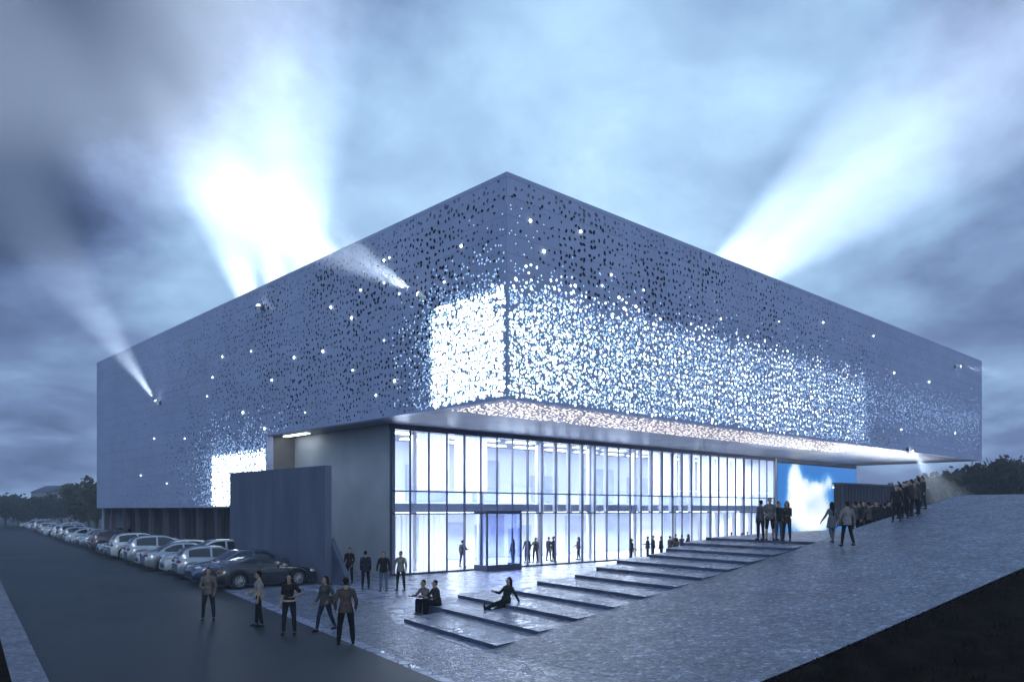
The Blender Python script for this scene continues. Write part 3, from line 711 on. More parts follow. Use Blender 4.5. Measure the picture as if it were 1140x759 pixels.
    # wheels
    for x in c['wx']:
        for sgn in (-1,1):
            y = sgn*(W-.12)
            wh = MB(); prof = [(-.105,.62),(-.11,.86),(-.085,.97),(-.04,1),(.04,1),(.085,.97),(.11,.86),(.105,.62)]
            K = 24; vs = [(x+pr*wr*math.cos(2*math.pi*k/K), y+py_, wr+pr*wr*math.sin(2*math.pi*k/K)) for k in range(K) for py_, pr in prof]
            n = len(prof); wh.add(vs, [(k*n+j, ((k+1)%K)*n+j, ((k+1)%K)*n+j+1, k*n+j+1) for k in range(K) for j in range(n-1)])
            wheel = wh.build('wheel', M['tyre'], root, smooth=True)
            rm = MB(); yo = y+sgn*.095
            rm.tube((x,y-sgn*.05,wr),(x,yo-sgn*.09,wr), wr*.62, wr*.62, 20, 1)
            for k in range(10):
                a = 2*math.pi*k/10; rm.tube((x,yo,wr),(x+math.cos(a)*wr*.6,yo-sgn*.012,wr+math.sin(a)*wr*.6), .034,.026,6)
            rm.tube((x,yo-sgn*.03,wr),(x,yo+sgn*.015,wr), .05,.045,10)
            for k in range(24):
                a0_, a1_ = 2*math.pi*k/24, 2*math.pi*(k+1)/24
                rm.tube((x+math.cos(a0_)*wr*.62,yo,wr+math.sin(a0_)*wr*.62),(x+math.cos(a1_)*wr*.62,yo,wr+math.sin(a1_)*wr*.62),.018,.018,5)
            rm.build('rim', [M['rim'], M['trim']], wheel)
    # lamps, grille, bumper trim, mirrors, door seams and handles
    def nose_patch(x0_, x1_, y0_, y1_, z0_, z1_, name, mk):
        mb = MB(); xm_ = (x0_+x1_)/2
        mb.ball(((x0_+x1_)/2,(y0_+y1_)/2,(z0_+z1_)/2), (abs(x1_-x0_)/2, abs(y1_-y0_)/2, abs(z1_-z0_)/2), 12, 8); mb.build(name, M[mk], root, smooth=True)
    zn = interp(c['deck'], L-.35)
    for sgn in (-1,1):
        nose_patch(L-.52, L-.08, sgn*W*.52, sgn*W*.90, zn-.17, zn-.02, 'headlight', 'headlamp')
        zt_ = interp(c['deck'], .12); nose_patch(-.03, .22, sgn*W*.50, sgn*W*.93, zt_-.20, zt_-.05, 'taillight', 'taillamp')
        mb = MB(); mx_ = x1-.15; zz = interp(c['deck'], mx_)+.08; mb.ball((mx_, sgn*(W+.07), zz), (.07,.11,.07), 10, 6); mb.tube((mx_,sgn*W*.88,zz-.03),(mx_,sgn*(W+.02),zz-.02),.025,.02,6); mb.build('mirror', P, root, smooth=True)
        mb = MB(); zz = interp(c['deck'], xm)-.14; mb.box(xm-.02, xm+.16, sgn*W-.012, sgn*W+.018, zz-.012, zz+.012); mb.build('door_handle', M['rim'], root)
        mb = MB()
        for xx in (xm-.06, min(x1+.12, c['wx'][1]-wr*1.2)): mb.box(xx-.006, xx+.006, sgn*W*.99-.01, sgn*W*.99+.016, .34, interp(c['deck'], xx)-.05)
        mb.build('door_seam', M['trim'], root)
    mb = MB(); mb.box(L-.06, L+.005, -W*.42, W*.42, .34, .50); mb.build('grille', M['trim'], root)
    mb = MB(); mb.box(-.02, .1, -W*.75, W*.75, .28, .38); mb.build('bumper', M['trim'], root)
    return root
car_lib = {}
def get_car(kind, colour):
    k = (kind, colour)
    if k not in car_lib: car_lib[k] = make_car(kind, colour); return car_lib[k]
    return copy_tree(car_lib[k])
ordn = ['first','second','third','fourth','fifth','sixth','seventh','eighth','ninth','tenth','eleventh','twelfth','thirteenth','fourteenth','fifteenth','sixteenth','seventeenth','eighteenth','nineteenth','twentieth']
ordn += ['twenty-'+o for o in ordn[:9]] + ['thirtieth']
plan_ = [('coupe','charcoal',0),('sedan','blue',1),('hatch','silver',0),('suv','white',1),('sedan','silver',0),('hatch','white',1),('suv','silver',0),('sedan','white',1),('suv','white',0),('hatch','grey',1),('sedan','silver',1),('suv','plum',0),('sedan','plum',1),('suv','silver',1),('hatch','silver',1),('sedan','white',0),('hatch','silver',0),('suv','silver',0),('sedan','silver',1),('hatch','white',0)]
rc = random.Random(5)
kindword = {'coupe':'low coupe','sedan':'saloon','hatch':'hatchback','suv':'tall estate car'}
c0 = Vector((-8.1, 11.0, 0)); s = 0
plan_ += [('suv','white',1),('sedan','silver',0),('hatch','white',0),('sedan','plum',1),('suv','silver',0),('hatch','silver',1),('sedan','white',0),('suv','silver',1),('sedan','silver',0),('hatch','white',1)]
for i, (k, col, nose_out) in enumerate(plan_):
    o = get_car(k, col); L = TYPES[k]['L']*1.1; o.scale = (1.1,)*3
    p = c0 + RD*s + RN*(0 if i == 0 else -.35 + rc.uniform(-.25,.25)) 
    ang = math.atan2(RN.y, RN.x) + R(rc.uniform(-2,2) + (4 if i == 0 else 0))
    d = Vector((math.cos(ang), math.sin(ang), 0))
    if nose_out: o.location = p + d*L; o.rotation_euler = (0,0,ang+math.pi)
    else: o.location = p; o.rotation_euler = (0,0,ang)
    tag(o, f'{ordn[i]} car from the slab wall in the parked row, a {col} {kindword[k]}', 'car', 'cars parked along the road side')
    s += 3.1 + rc.uniform(0,.4) + (1.6 if i > 9 else 0) + (2 if i > 18 else 0)

# ------------------------------------------------------------------ trees
def tree(p, h, w, leafm, seed, label, group, n=1500, trunk_h=.3, leaf=.5, name='tree'):
    r = random.Random(seed); root = empty(name, p, r.uniform(0,6), label, 'tree', group)
    t = MB(); t.tube((0,0,-.2),(0,0,h*.45), h*.028, h*.018, 8); limbs = []
    for k in range(7):
        a = r.uniform(0,6.28); z0 = h*r.uniform(trunk_h*.8,.5); z1 = h*r.uniform(.5,.88); rr = w*r.uniform(.2,.42)
        e = (math.cos(a)*rr, math.sin(a)*rr, z1); t.tube((0,0,z0), e, h*.012, h*.004, 6); limbs.append(e)
    limbs.append((0,0,h*.85)); t.tube((0,0,h*.45),(0,0,h*.85),h*.018,h*.005,6)
    t.build('trunk', M['bark'], root)
    c = MB(); clumps = []
    for k in range(26):
        e = r.choice(limbs); clumps.append((e[0]+r.gauss(0,w*.13), e[1]+r.gauss(0,w*.13), min(h*.97,max(h*trunk_h, e[2]+r.gauss(0,h*.10))), r.uniform(.10,.2)*w))
    for k in range(n):
        q = r.choice(clumps); d = Vector((r.gauss(0,1),r.gauss(0,1),r.gauss(0,.8))).normalized()*q[3]*r.uniform(.5,1.08)
        pc = Vector(q[:3]) + d; a = Vector((r.gauss(0,1),r.gauss(0,1),r.gauss(0,1))).normalized(); b_ = a.orthogonal().normalized(); s_ = leaf*r.uniform(.5,1.1)
        c.quad(pc-a*s_, pc-b_*s_*.6, pc+a*s_, pc+b_*s_*.6)
    c.build('crown', leafm, root, fix=False); return root
rt = random.Random(21)
# far side of the car park, left of the arena
left_specs = [(-26,150,7.5,9),(-10,170,7,9),(6,160,7.5,10),(20,185,7.5,9),(33,170,6.5,8),(46,180,6.5,8),(57,170,7.5,8),(69,175,7,8),(79,170,7.5,8),(90,135,8.5,7),(99,132,9.5,7),(108,138,10.5,8),(118,140,10,8)]
for i, (px, d, h, w_) in enumerate(left_specs):
    p = CAM + RGT*((px-CX)/F_PX*d) + FWD*d; p.z = 0
    tree(p, h*.82, w_, M['leafA'] if i < 9 else M['leafB'], 100+i, f'{ordn[i]} dark round tree along the far end of the road, counted towards the arena' if i < 9 else f'tall olive tree beside the far corner of the arena, {ordn[i-9]} of the tall ones', 'trees at the end of the road', n=1600, trunk_h=.04, leaf=.5, name='tree')
# low bushes below those trees
# wooded rise behind the ramp, right of the arena
right_specs = [(1020,105,6.5,11),(1048,100,7,11),(1072,104,8,12),(1096,95,8.5,12),(1118,100,9.8,13),(1140,92,10,12),(1168,98,10.5,13),(985,112,7,10),(950,118,7,10)]
for i, (px, d, h, w_) in enumerate(right_specs):
    p = CAM + RGT*((px-CX)/F_PX*d) + FWD*d; p.z = 0
    tree(p, h*.86, w_, M['leafA'], 200+i, f'{ordn[i]} dark tree of the wood behind the ramp, counted outward from the canopy' if i < 7 else ('dark tree seen through the gap under the canopy end' if i == 7 else 'dark tree hidden behind the portal wall'), 'trees of the wood behind the ramp', n=2600, trunk_h=.06, leaf=.6)
# hazy house above the far treeline
hp = CAM + RGT*((61-CX)/F_PX*210) + FWD*210
hs = empty('house', (hp.x,hp.y,0), .3, 'small pale house far off above the treeline', 'house')
w = MB(); w.box(-4,4,-4,4,0,8.2); w.build('wall', M['conc'], hs)
w = MB(); w.prism([(-4.3,-4.3,8.2),(4.3,-4.3,8.2),(0,-4.3,10)], (0,8.6,0)); w.build('roof', M['slab'], hs)
w = MB()
for x in (-2.5,0,2.5): w.box(x-.5,x+.5,-4.02,-4.005,4.8,6.3)
w.build('window', M['black'], hs)
# ------------------------------------------------------------------ people
SKIN = vary(mat('skin', (.35,.22,.16), .55), (.30,.18,.13), (.40,.26,.19), 6)
EYE = mat('eye', (.02,.015,.012), .3)
_cloth = {}
def cloth(c):
    k = tuple(round(x,3) for x in c)
    if k not in _cloth: _cloth[k] = vary(mat('cloth', c, .85), tuple(x*.5 for x in c), tuple(min(1,x*.85) for x in c), 7, bump=.3, bscale=22)
    _cloth[k].node_tree.nodes['Principled BSDF'].inputs['Specular IOR Level'].default_value=.12; return _cloth[k]
def remesh(mb, name, m, parent, vox, smooth=2):
    me = bpy.data.meshes.new('tmp'); me.from_pydata(mb.v, [], mb.f); o = bpy.data.objects.new('tmp', me); COL.objects.link(o)
    md = o.modifiers.new('r','REMESH'); md.mode = 'VOXEL'; md.voxel_size = vox
    if smooth: ms = o.modifiers.new('s','SMOOTH'); ms.factor = .5; ms.iterations = smooth
    dg = bpy.context.evaluated_depsgraph_get(); new = bpy.data.meshes.new_from_object(o.evaluated_get(dg))
    bpy.data.objects.remove(o); bpy.data.meshes.remove(me)
    new.name = name; new.materials.clear(); new.materials.append(m)
    new.polygons.foreach_set('use_smooth', [True]*len(new.polygons))
    ob = bpy.data.objects.new(name, new); COL.objects.link(ob); ob.parent = parent; return ob
def chain(mb, pts, rads, n=9):
    for p, r in zip(pts, rads): mb.ball(p, r, n, 6)
    for i in range(len(pts)-1): mb.tube(pts[i], pts[i+1], rads[i], rads[i+1], n)
PR = random.Random(31)
def person(spec, fine=True):
    """spec: pose + clothes; local axes x = the person's right, y = ahead, z = up; feet (or seat) on z = 0"""
    g = spec.get
    vox = .0085 if fine else .016
    root = empty('person')
    fem = g('fem', False); sh = .150 if fem else .178; hipw = .095
    lean, twist = R(g('lean', 0)), 0
    def up(x, y, z):   # upper body point relative to the pelvis, leaned about the hips
        return Vector((x, y*math.cos(lean) + z*math.sin(lean), z*math.cos(lean) - y*math.sin(lean)))
    pel = Vector((0,0,0)); waist = up(0,-.005,.14); chest = up(0,0,.34); nb = up(0,-.015,.52); 
    hd = R(g('head', 0)) ; ht = R(g('turn', 0))
    J = {}
    for s, k in ((1,'R'),(-1,'L')):
        hip = Vector((s*hipw,0,-.03)); th, kb_, sp = g('leg'+k, (3,6,4))
        a, b_, sp = R(th), R(kb_), R(sp)
        d1 = Vector((s*math.sin(sp)*math.cos(a) , math.sin(a), -math.cos(a)*math.cos(sp)))
        d2 = Vector((s*math.sin(sp)*.5*math.cos(a-b_), math.sin(a-b_), -math.cos(a-b_)))
        kn_ = hip + d1*.43; an = kn_ + d2*.42
        fa = R(g('foot'+k, 0)); J['leg'+k] = (hip, kn_, an, fa, a-b_)
        ap, ab, el, inn = g('arm'+k, PR.choice([(4,6,14,3),(-6,7,22,6),(14,6,70,25),(2,14,50,30),(10,5,25,4),(-12,8,40,20)]))
        ap, ab, el, inn = R(ap), R(ab), R(el), R(inn)
        shd = up(s*sh, -.01, .435)
        u1 = Vector((s*math.sin(ab), math.sin(ap+lean*.0)*math.cos(ab), -math.cos(ap)*math.cos(ab)))
        elb = shd + u1*.285
        u2 = Vector((s*math.sin(ab-inn), math.sin(ap+el)*math.cos(ab-inn), -math.cos(ap+el)*math.cos(ab-inn)))
        wr_ = elb + u2*.25
        J['arm'+k] = (shd, elb, wr_, u2.normalized(), s)
    # lift so that the lowest ankle (or the seat) rests on the ground
    lift = -min(J['legR'][2].z, J['legL'][2].z) + .085 if not g('seat') else g('seat') + .10
    O = Vector((0,0,lift))
    hc = nb + Vector((0,.02,.135)) + up(0,0,.0); hc = nb + Vector((math.sin(0),.025+math.sin(hd)*.05,.135))
    b = MB()
    # torso
    def ell(c, r): b.ball(c + O, r, 12, 8)
    chain(b, [pel+O, waist+O, chest+O], [.125,.118 if not fem else .105,.135]); ell(pel+Vector((0,-.01,-.02)), (.165,.12,.12)); ell(chest, (.16 if not fem else .142,.115,.16)); ell(up(0,0,.41), (sh*.92,.085,.07))
    for s in (-1,1): b.tube(up(s*sh*.92,-.01,.44)+O, up(s*.035,-.02,.50)+O, .045, .045, 10)
    if fem:
        for s in (-1,1): ell(up(s*.065,.085,.33), (.06,.05,.06))
    chain(b, [nb+O, nb+O+Vector((0,.015,.07))], [.058,.052])
    # head: skull, jaw, nose, ears, lips
    rotH = Matrix.Rotation(ht, 3, 'Z') @ Matrix.Rotation(-hd, 3, 'X')
    def H(x,y,z): return hc + O + rotH @ Vector((x,y,z))*1.10
    b.ball(H(0,-.012,.03), (.074,.092,.088), 14, 10); b.ball(H(0,.018,-.035), (.058,.066,.075), 12, 8); b.ball(H(0,.048,-.085), (.03,.03,.024), 8, 6)
    b.tube(H(0,.088,.018), H(0,.108,-.022), .008, .015, 8); b.ball(H(0,.102,-.024), .015, 8, 6); b.ball(H(0,.086,-.052), (.024,.012,.008), 8, 5)
    for s in (-1,1): b.ball(H(s*.076,-.01,-.005), (.011,.02,.03), 8, 6); b.ball(H(s*.032,.082,.028), (.02,.012,.008), 8, 5)
    for k in 'RL':
        hip, kn_, an, fa, sa = J['leg'+k]
        chain(b, [hip+O, hip.lerp(kn_,.5)+O, kn_+O, kn_.lerp(an,.3)+O, an+O], [.088,.072,.055,.054,.037], 10)
        fd = Vector((math.sin(fa)*(1 if k=='R' else -1), math.cos(fa), 0)) if not g('toeup') else Vector((0,.25,.97))
        chain(b, [an+O+Vector((0,0,-.035)), an+O+fd*.10+Vector((0,0,-.05 if not g('toeup') else 0)), an+O+fd*.17+Vector((0,0,-.058 if not g('toeup') else 0))], [.04,.035,.024])
        J['foot'+k] = fd
        shd, elb, wr_, ud, s = J['arm'+k]
        chain(b, [shd+O, shd.lerp(elb,.5)+O, elb+O, elb.lerp(wr_,.3)+O, wr_+O], [.056,.045,.038,.038,.026], 9)
        # hand: palm, four bent fingers, thumb from its side
        side = Vector((0,1,0)) - ud*ud.y
        side = side.normalized() if side.length > .2 else Vector((0,0,1)); nrm = ud.cross(side).normalized()*s
        pal = wr_ + ud*.05
        for f_ in (-.028,-.01,.01,.028): chain(b, [wr_+O+side*f_*.6, pal+side*f_+ud*.035+O], [.017,.015], 7)
        for f_, ln in ((.03,.07),(.0105,.08),(-.0105,.075),(-.03,.06)):
            p0 = pal+side*f_+ud*.035; p1 = p0+ud*ln*.5-nrm*.012; p2 = p1+ud*ln*.38-nrm*.03; chain(b, [p0+O,p1+O,p2+O], [.0105,.0095,.008], 6)
        t0 = wr_+ud*.025+side*.025; t1 = t0+side*.03+ud*.03; t2 = t1+side*.008+ud*.03-nrm*.012; chain(b, [t0+O,t1+O,t2+O], [.014,.0115,.009], 6)
    remesh(b, 'body', SKIN, root, vox, 2)
    if fine:
        for s in (-1,1):
            e = MB(); e.ball(H(s*.031,.080,.016), (.013,.009,.008), 8, 6); e.build('eye', EYE, root, smooth=True)
    # hair
    h = MB(); hl = g('hair', 'short'); 
    h.ball(H(0,-.026,.048), (.082,.092,.088), 14, 10)
    if hl != 'short':
        ln = .34 if hl == 'long' else .16
        chain(h, [H(0,-.07,.03), H(0,-.085,-.10), H(0,-.10,-.02-ln)], [.075,.075,.05])
        for s in (-1,1): chain(h, [H(s*.07,-.02,.03), H(s*.075,-.03,-.06), H(s*.065,-.05,-.0-ln*.8)], [.03,.034,.022])
    else: h.ball(H(0,-.055,.0), (.07,.055,.06), 10, 7)
    if hl == 'bun': h.ball(H(0,-.12,.06), .045, 10, 7)
    remesh(h, 'hair', cloth(g('hairc', (.015,.012,.010))), root, .012, 2)
    # shirt / jacket
    t = MB(); inf = .010 + g('loose', 0)*.7; hem = g('hem', .11)
    tc_ = [pel+O+Vector((0,0,-hem)), pel+O, waist+O, chest+O]
    chain(t, tc_[1:], [.135+inf*.6,.125+inf if not fem else .11+inf,.14+inf]); t.ball(pel+O+Vector((0,-.008,.0)), (.17+inf,.125+inf,.09), 14, 8)
    if hem > .02: t.tube(pel+O+Vector((0,0,-hem)), waist+O, .165+inf+g('flare',0), .14+inf, 16)
    t.ball(chest+O, (.168 if not fem else .148,.12+inf*.5,.165), 12, 8); t.ball(up(0,0,.41)+O, (sh*.95+inf*.3,.09+inf*.5,.075), 12, 8)
    for s in (-1,1): t.tube(up(s*sh*.92,-.01,.44)+O, up(s*.04,-.02,.50)+O, .052, .05, 10)
    if fem:
        for s in (-1,1): t.ball(up(s*.065,.088,.33)+O, (.066,.055,.066), 10, 7)
    sl_ = g('sleeve', 'long')
    for k in 'RL':
        shd, elb, wr_, ud, s = J['arm'+k]
        if sl_ == 'long': chain(t, [shd+O, shd.lerp(elb,.5)+O, elb+O, elb.lerp(wr_,.9)+O], [.060+inf*.4,.052+inf*.4,.046+inf*.3,.036+inf*.2])
        elif sl_ == 'short': chain(t, [shd+O, shd.lerp(elb,.75)+O], [.066+inf*.3,.055+inf*.4])
    if g('hood'): t.ball(nb+O+Vector((0,-.085,-.01)), (.10,.06,.07), 10, 7)
    if g('hem',.06) > .3: 
        for k in 'RL': pass
    remesh(t, g('topname','shirt'), cloth(g('top', (.1,.1,.1))), root, .0125, 3)
    # trousers / leggings
    if g('bottom'):
        t = MB(); t.ball(pel+O+Vector((0,-.01,-.03)), (.172,.13,.115), 14, 8)
        for k in 'RL':
            hip, kn_, an, fa, sa = J['leg'+k]
            e = .92 if not g('shorts') else 0
            lw = g('legw', .0)
            chain(t, [hip+O, hip.lerp(kn_,.5)+O, kn_+O] + ([kn_.lerp(an,.35)+O, kn_.lerp(an,.93)+O] if not g('shorts') else []), [.098,.084+lw,.067+lw] + ([.065+lw,.05+lw] if not g('shorts') else []), 10)
        remesh(t, 'trousers', cloth(g('bottom')), root, .0125, 3)
    for k in 'RL':
        hip, kn_, an, fa, sa = J['leg'+k]; fd = J['foot'+k]; zt_ = -.048 if not g('toeup') else 0
        t = MB(); q0 = an+O+Vector((0,0,-.042)) - fd*.02
        chain(t, [q0, an+O+fd*.09+Vector((0,0,zt_)), an+O+fd*.17+Vector((0,0,zt_-.006))], [.047,.042,.033], 9)
        remesh(t, 'shoe', cloth(g('shoes', (.02,.02,.02))), root, .0125, 2)
    if g('belt'):
        t = MB(); t.tube(pel+O+Vector((0,0,-.005)), pel+O+Vector((0,0,.045)), .188, .182, 20); t.build('belt', cloth((.55,.5,.45)), root, smooth=True)
    root['h'] = 1.75
    return root

def ground_z(u, v):
    if v <= V_IN: return max(ramp_z(u), 0) + .012
    if v <= V_ST and u > -9.0:
        n = sum(1 for i in range(NS) if u >= su(i, v)); f_ = 0 if n in (0, NS) else (u - su(n-1, v))/(su(1,v)-su(0,v)); return (tz(n-1) + ((tz(n)-RH-tz(n-1))*f_ if n < NS else 0)) if n else .008
    return .008
def place_px(o, px, py, face_deg, z=None, scale=1.0):
    """stand on the terrain under the photo pixel of the feet; face_deg: 0 = away from the camera, 180 = towards it, 90 = facing photo-left"""
    r = ray(px, py); best = None
    if z is None:
        d = 8.0
        while d < 90:
            p = CAM + r*d
            if p.z <= ground_z(p.x, p.y): best = p; break
            d += .02
        p = best
        if p is None: p = at(px, py, 0)
        p = Vector((p.x, p.y, ground_z(p.x, p.y)))
    else: p = at(px, py, z)
    o.location = p; o.scale = (scale,)*3
    base = math.atan2(FWD.y, FWD.x) - math.pi/2
    o.rotation_euler = (0,0, base + R(face_deg)); return p
BK=(.012,.012,.014); DK=(.025,.027,.035); NAVY=(.03,.04,.075)
GRP = 'people standing about outside the arena'
def P(px, py, face, label, scale=1.0, group=GRP, fine=True, z=None, **spec):
    o = person(spec, fine); tag(o, label, 'person', group); place_px(o, px, py, face, z, scale); return o
# the five on the asphalt
P(232,690,195,'person in a pale open shirt on the asphalt, nearest the parked coupe', .98, top=(.22,.18,.15), bottom=DK, armR=(12,14,70,40), armL=(8,12,30,20), legR=(2,3,7), legL=(4,5,7), sleeve='long')
P(288,697,100,'person in a white shirt and dark trousers seen from the side on the asphalt', .98, top=(.42,.37,.34), bottom=BK, armR=(20,6,50,10), armL=(-8,6,20,5), legR=(8,5,2), legL=(-6,4,2), sleeve='short', head=6)
P(322,706,180,'person in a dark top with a pale belt, one hand on the hip', 1.0, fem=True, top=(.03,.022,.02), bottom=DK, belt=True, armL=(-12,40,75,85), armR=(6,10,15,6), legR=(2,3,6), legL=(3,4,6), sleeve='short', hair='bob', topname='shirt')
D_ = P(362,702,150,'person in a grey-green top walking with a shoulder bag', .95, fem=True, top=(.10,.10,.09), bottom=NAVY, hem=.14, armL=(-10,34,60,40), armR=(10,12,30,10), legR=(20,8,3), legL=(-16,12,3), hair='bob', hairc=(.02,.015,.012))
P(385,717,15,'person with a brown jacket over dark trousers, back turned, hands in pockets', 1.02, top=(.13,.09,.08), bottom=BK, loose=.012, hem=.12, armR=(-4,20,30,24), armL=(-4,20,30,24), legR=(2,3,8), legL=(3,4,8), topname='jacket', legw=.008)
# the four by the pale wall
P(389,649,170,'person all in black standing in the shade of the slab wall', 1.0, top=(.03,.02,.018), bottom=BK, armR=(10,10,60,30), topname='jacket')
P(407,656,10,'person in a dark blue coat standing beside the pale wall, back turned', 1.0, top=(.025,.03,.045), bottom=BK, hem=.16, loose=.01, topname='coat')
P(427,658,175,'person in a black jacket and pale jeans by the corner of the glass', 1.0, top=(.02,.02,.018), bottom=(.16,.20,.28), hood=True, loose=.02, armR=(4,18,20,18), armL=(4,18,20,18), topname='jacket')
P(446,657,165,'person in a pale patterned shirt and dark trousers by the glass corner', 1.0, top=(.32,.29,.24), bottom=DK, armR=(2,22,24,10), armL=(6,20,30,10), legR=(3,4,6), legL=(-2,3,6), loose=.012, hem=.12)
# seated on the steps
SEAT = dict(legR=(100,98,4), legL=(98,90,5))
GS = 'people seated on the steps'
def sit(o, i, v, du, z):
    o.location = (su(i, v) + du, v, z); o.rotation_euler = (0,0,R(90)); return o
def S_(label, i, v, du, z, rz=90, **spec):
    o = person(spec, True); tag(o, label, 'person', GS); sit(o, i, v, du, z); o.rotation_euler = (0,0,R(rz)); return o
S_('person in a light shirt seated on the end of a step, leaning forward', 1, -2.2, .16, .008, 95, seat=tz(1)-.01, lean=24, top=(.26,.22,.20), bottom=BK, armR=(45,8,45,20), armL=(45,8,45,20), **SEAT)
S_('person in a dark jacket seated on the step beside the light shirt', 1, -2.85, .2, .008, 80, seat=tz(1)-.01, lean=10, top=(.05,.045,.04), bottom=BK, armR=(35,14,60,30), armL=(35,14,60,30), topname='jacket', **SEAT)
S_('person lounging on the steps with legs stretched out, long dark hair', 2, -5.2, .14, tz(2)-RH-.01, 92, seat=RH, lean=-16, fem=True, top=(.03,.035,.03), bottom=BK, hair='long', legR=(80,6,3), legL=(70,4,3), armR=(50,10,55,15), armL=(-30,12,5,0), toeup=True, head=-4)
# four at the head of the steps
G4 = 'people gathered at the head of the steps'
P(847,601,20,'person in a grey shirt nearest the glass at the head of the steps', .98, group=G4, top=(.16,.16,.18), bottom=DK)
P(857,603,170,'tallest person of the four at the head of the steps, in dark shorts', 1.04, group=G4, top=(.20,.19,.19), bottom=BK, shorts=True, sleeve='short', armR=(10,12,60,30))
P(867,601,200,'person in black with pale trousers, third of four at the steps head', .95, group=G4, top=(.03,.03,.035), bottom=(.14,.15,.18))
P(876,603,150,'person in a brown coat at the head of the steps, nearest the blue screen', .95, group=G4, fem=True, top=(.06,.045,.04), bottom=DK, hem=.2, hair='bob', topname='coat')
# couple on the ramp
P(926,604,10,'person with long dark hair in a light skirted coat walking on the ramp', .94, group='couple walking on the ramp', fem=True, top=(.20,.21,.24), bottom=(.16,.17,.2), hem=.32, flare=.05, hair='long', armR=(-6,20,15,5), armL=(10,26,20,5), legR=(10,4,2), legL=(-10,14,2), topname='coat')
P(943,608,5,'person in a light shirt and dark trousers walking on the ramp', 1.0, group='couple walking on the ramp', top=(.34,.31,.30), bottom=BK, loose=.015, hem=.12, armL=(8,18,20,5), armR=(-8,16,20,5), legR=(-12,14,3), legL=(12,4,3))
# crowd shapes: a few built, the rest copied
def variants(tops):
    out = []
    for i, (tp, fem) in enumerate(tops):
        out.append(person(dict(top=tp, bottom=BK if i % 2 else DK, fem=fem, hair='bob' if fem else 'short', legR=(4,4,5), legL=(-4,6,5), armR=(10+i*8,12,20+i*18,10), armL=(2,14,15,8), loose=.012, hem=.12, topname='jacket'), False))
    return out
crowd_pool = variants([((.03,.028,.03), False), ((.07,.055,.05), True), ((.045,.05,.06), False), ((.12,.10,.09), False)])
used = set()
def from_pool(i):
    i %= len(crowd_pool)
    if i in used: return copy_tree(crowd_pool[i])
    used.add(i); return crowd_pool[i]
rc = random.Random(9)
cw_px = [952,957,962,967,971,976,980,985,989,994,998,1002,1006,1010,1014,1018,1022,1027]
for i, px in enumerate(cw_px):
    o = from_pool(rc.randrange(4)); u = None
    # stand along the inner edge of the ramp: solve the point of that edge seen at px
    low_ = px < 996; vv = V_IN + (.7 + rc.uniform(0,1.2) if low_ else -.3 - rc.uniform(0,.6))
    k = (px-CX)/F_PX; dirv = RGT*k + FWD; tt = (vv - CAM.y)/dirv.y; p = CAM + dirv*tt
    o.location = (p.x, p.y, Z_LAND if low_ else ramp_z(p.x)+.012); o.rotation_euler = (0,0,rc.uniform(-1.2,1.2)+ (0 if rc.random()<.6 else 2.6)); o.scale = (rc.uniform(.90,1.0),)*3
    tag(o, f'{ordn[i]} person from the couple in the dark crowd along the ramp top', 'person', 'crowd along the top of the ramp')
# people standing outside along the glass
gl_px = [(703,612),(721,613),(727,614),(736,612),(746,613),(752,612),(759,611),(766,610),(814,600),(826,600),(832,600)]
for i, (px, py) in enumerate(gl_px):
    o = from_pool(rc.randrange(4)); r_ = ray(px, 600); vv = VG - 1.1 - rc.uniform(0,1.2); t_ = (vv - CAM.y)/r_.y; p = CAM + r_*t_
    o.location = (p.x, p.y, .006); o.rotation_euler = (0,0,rc.uniform(0,6.28)); o.scale = (rc.uniform(.94,1.03),)*3
    tag(o, f'{ordn[i]} person from the vestibule in the line outside along the glass', 'person', 'people along the foot of the glass')
in_px = [(571,1),(587,0),(596,3),(611,2),(616,0),(644,1),(515,2)]
for i, (px, k) in enumerate(in_px):
    o = from_pool(k); r_ = ray(px, 600); vv = VG + 1.6 + rc.uniform(0,1.0); t_ = (vv - CAM.y)/r_.y; p = CAM + r_*t_
    o.location = (p.x, p.y, .032); o.rotation_euler = (0,0,rc.uniform(0,6.28))
    tag(o, f'{ordn[i]} person standing inside the lobby behind the glass' if px != 515 else 'person inside the lobby behind the blue vestibule', 'person', 'people inside the lobby')
# shoulder bag carried by the walker
bp = D_.location; bm_ = MB(); bm_.box(-.17,.17,-.06,.06,-.13,.13)
bag = empty('shoulder_bag', (0,0,0), 0, 'dark shoulder bag hanging at the hip of the walking person in grey-green', 'bag')
base = D_.rotation_euler.z
bag.location = Vector((bp.x, bp.y, .95)) + Vector((math.cos(base), math.sin(base), 0))*(-.27); bag.rotation_euler = (0,0,base+R(90))
bo = bm_.build('bag_body', cloth((.10,.085,.075)), bag)
md = bo.modifiers.new('b','BEVEL'); md.width = .03; md.segments = 3
st = MB(); st.tube((-.14,0,.12),(0,-.06,.50),.012,.012,6); st.tube((.14,0,.12),(0,-.06,.50),.012,.012,6); st.build('strap', cloth((.05,.04,.035)), bag)

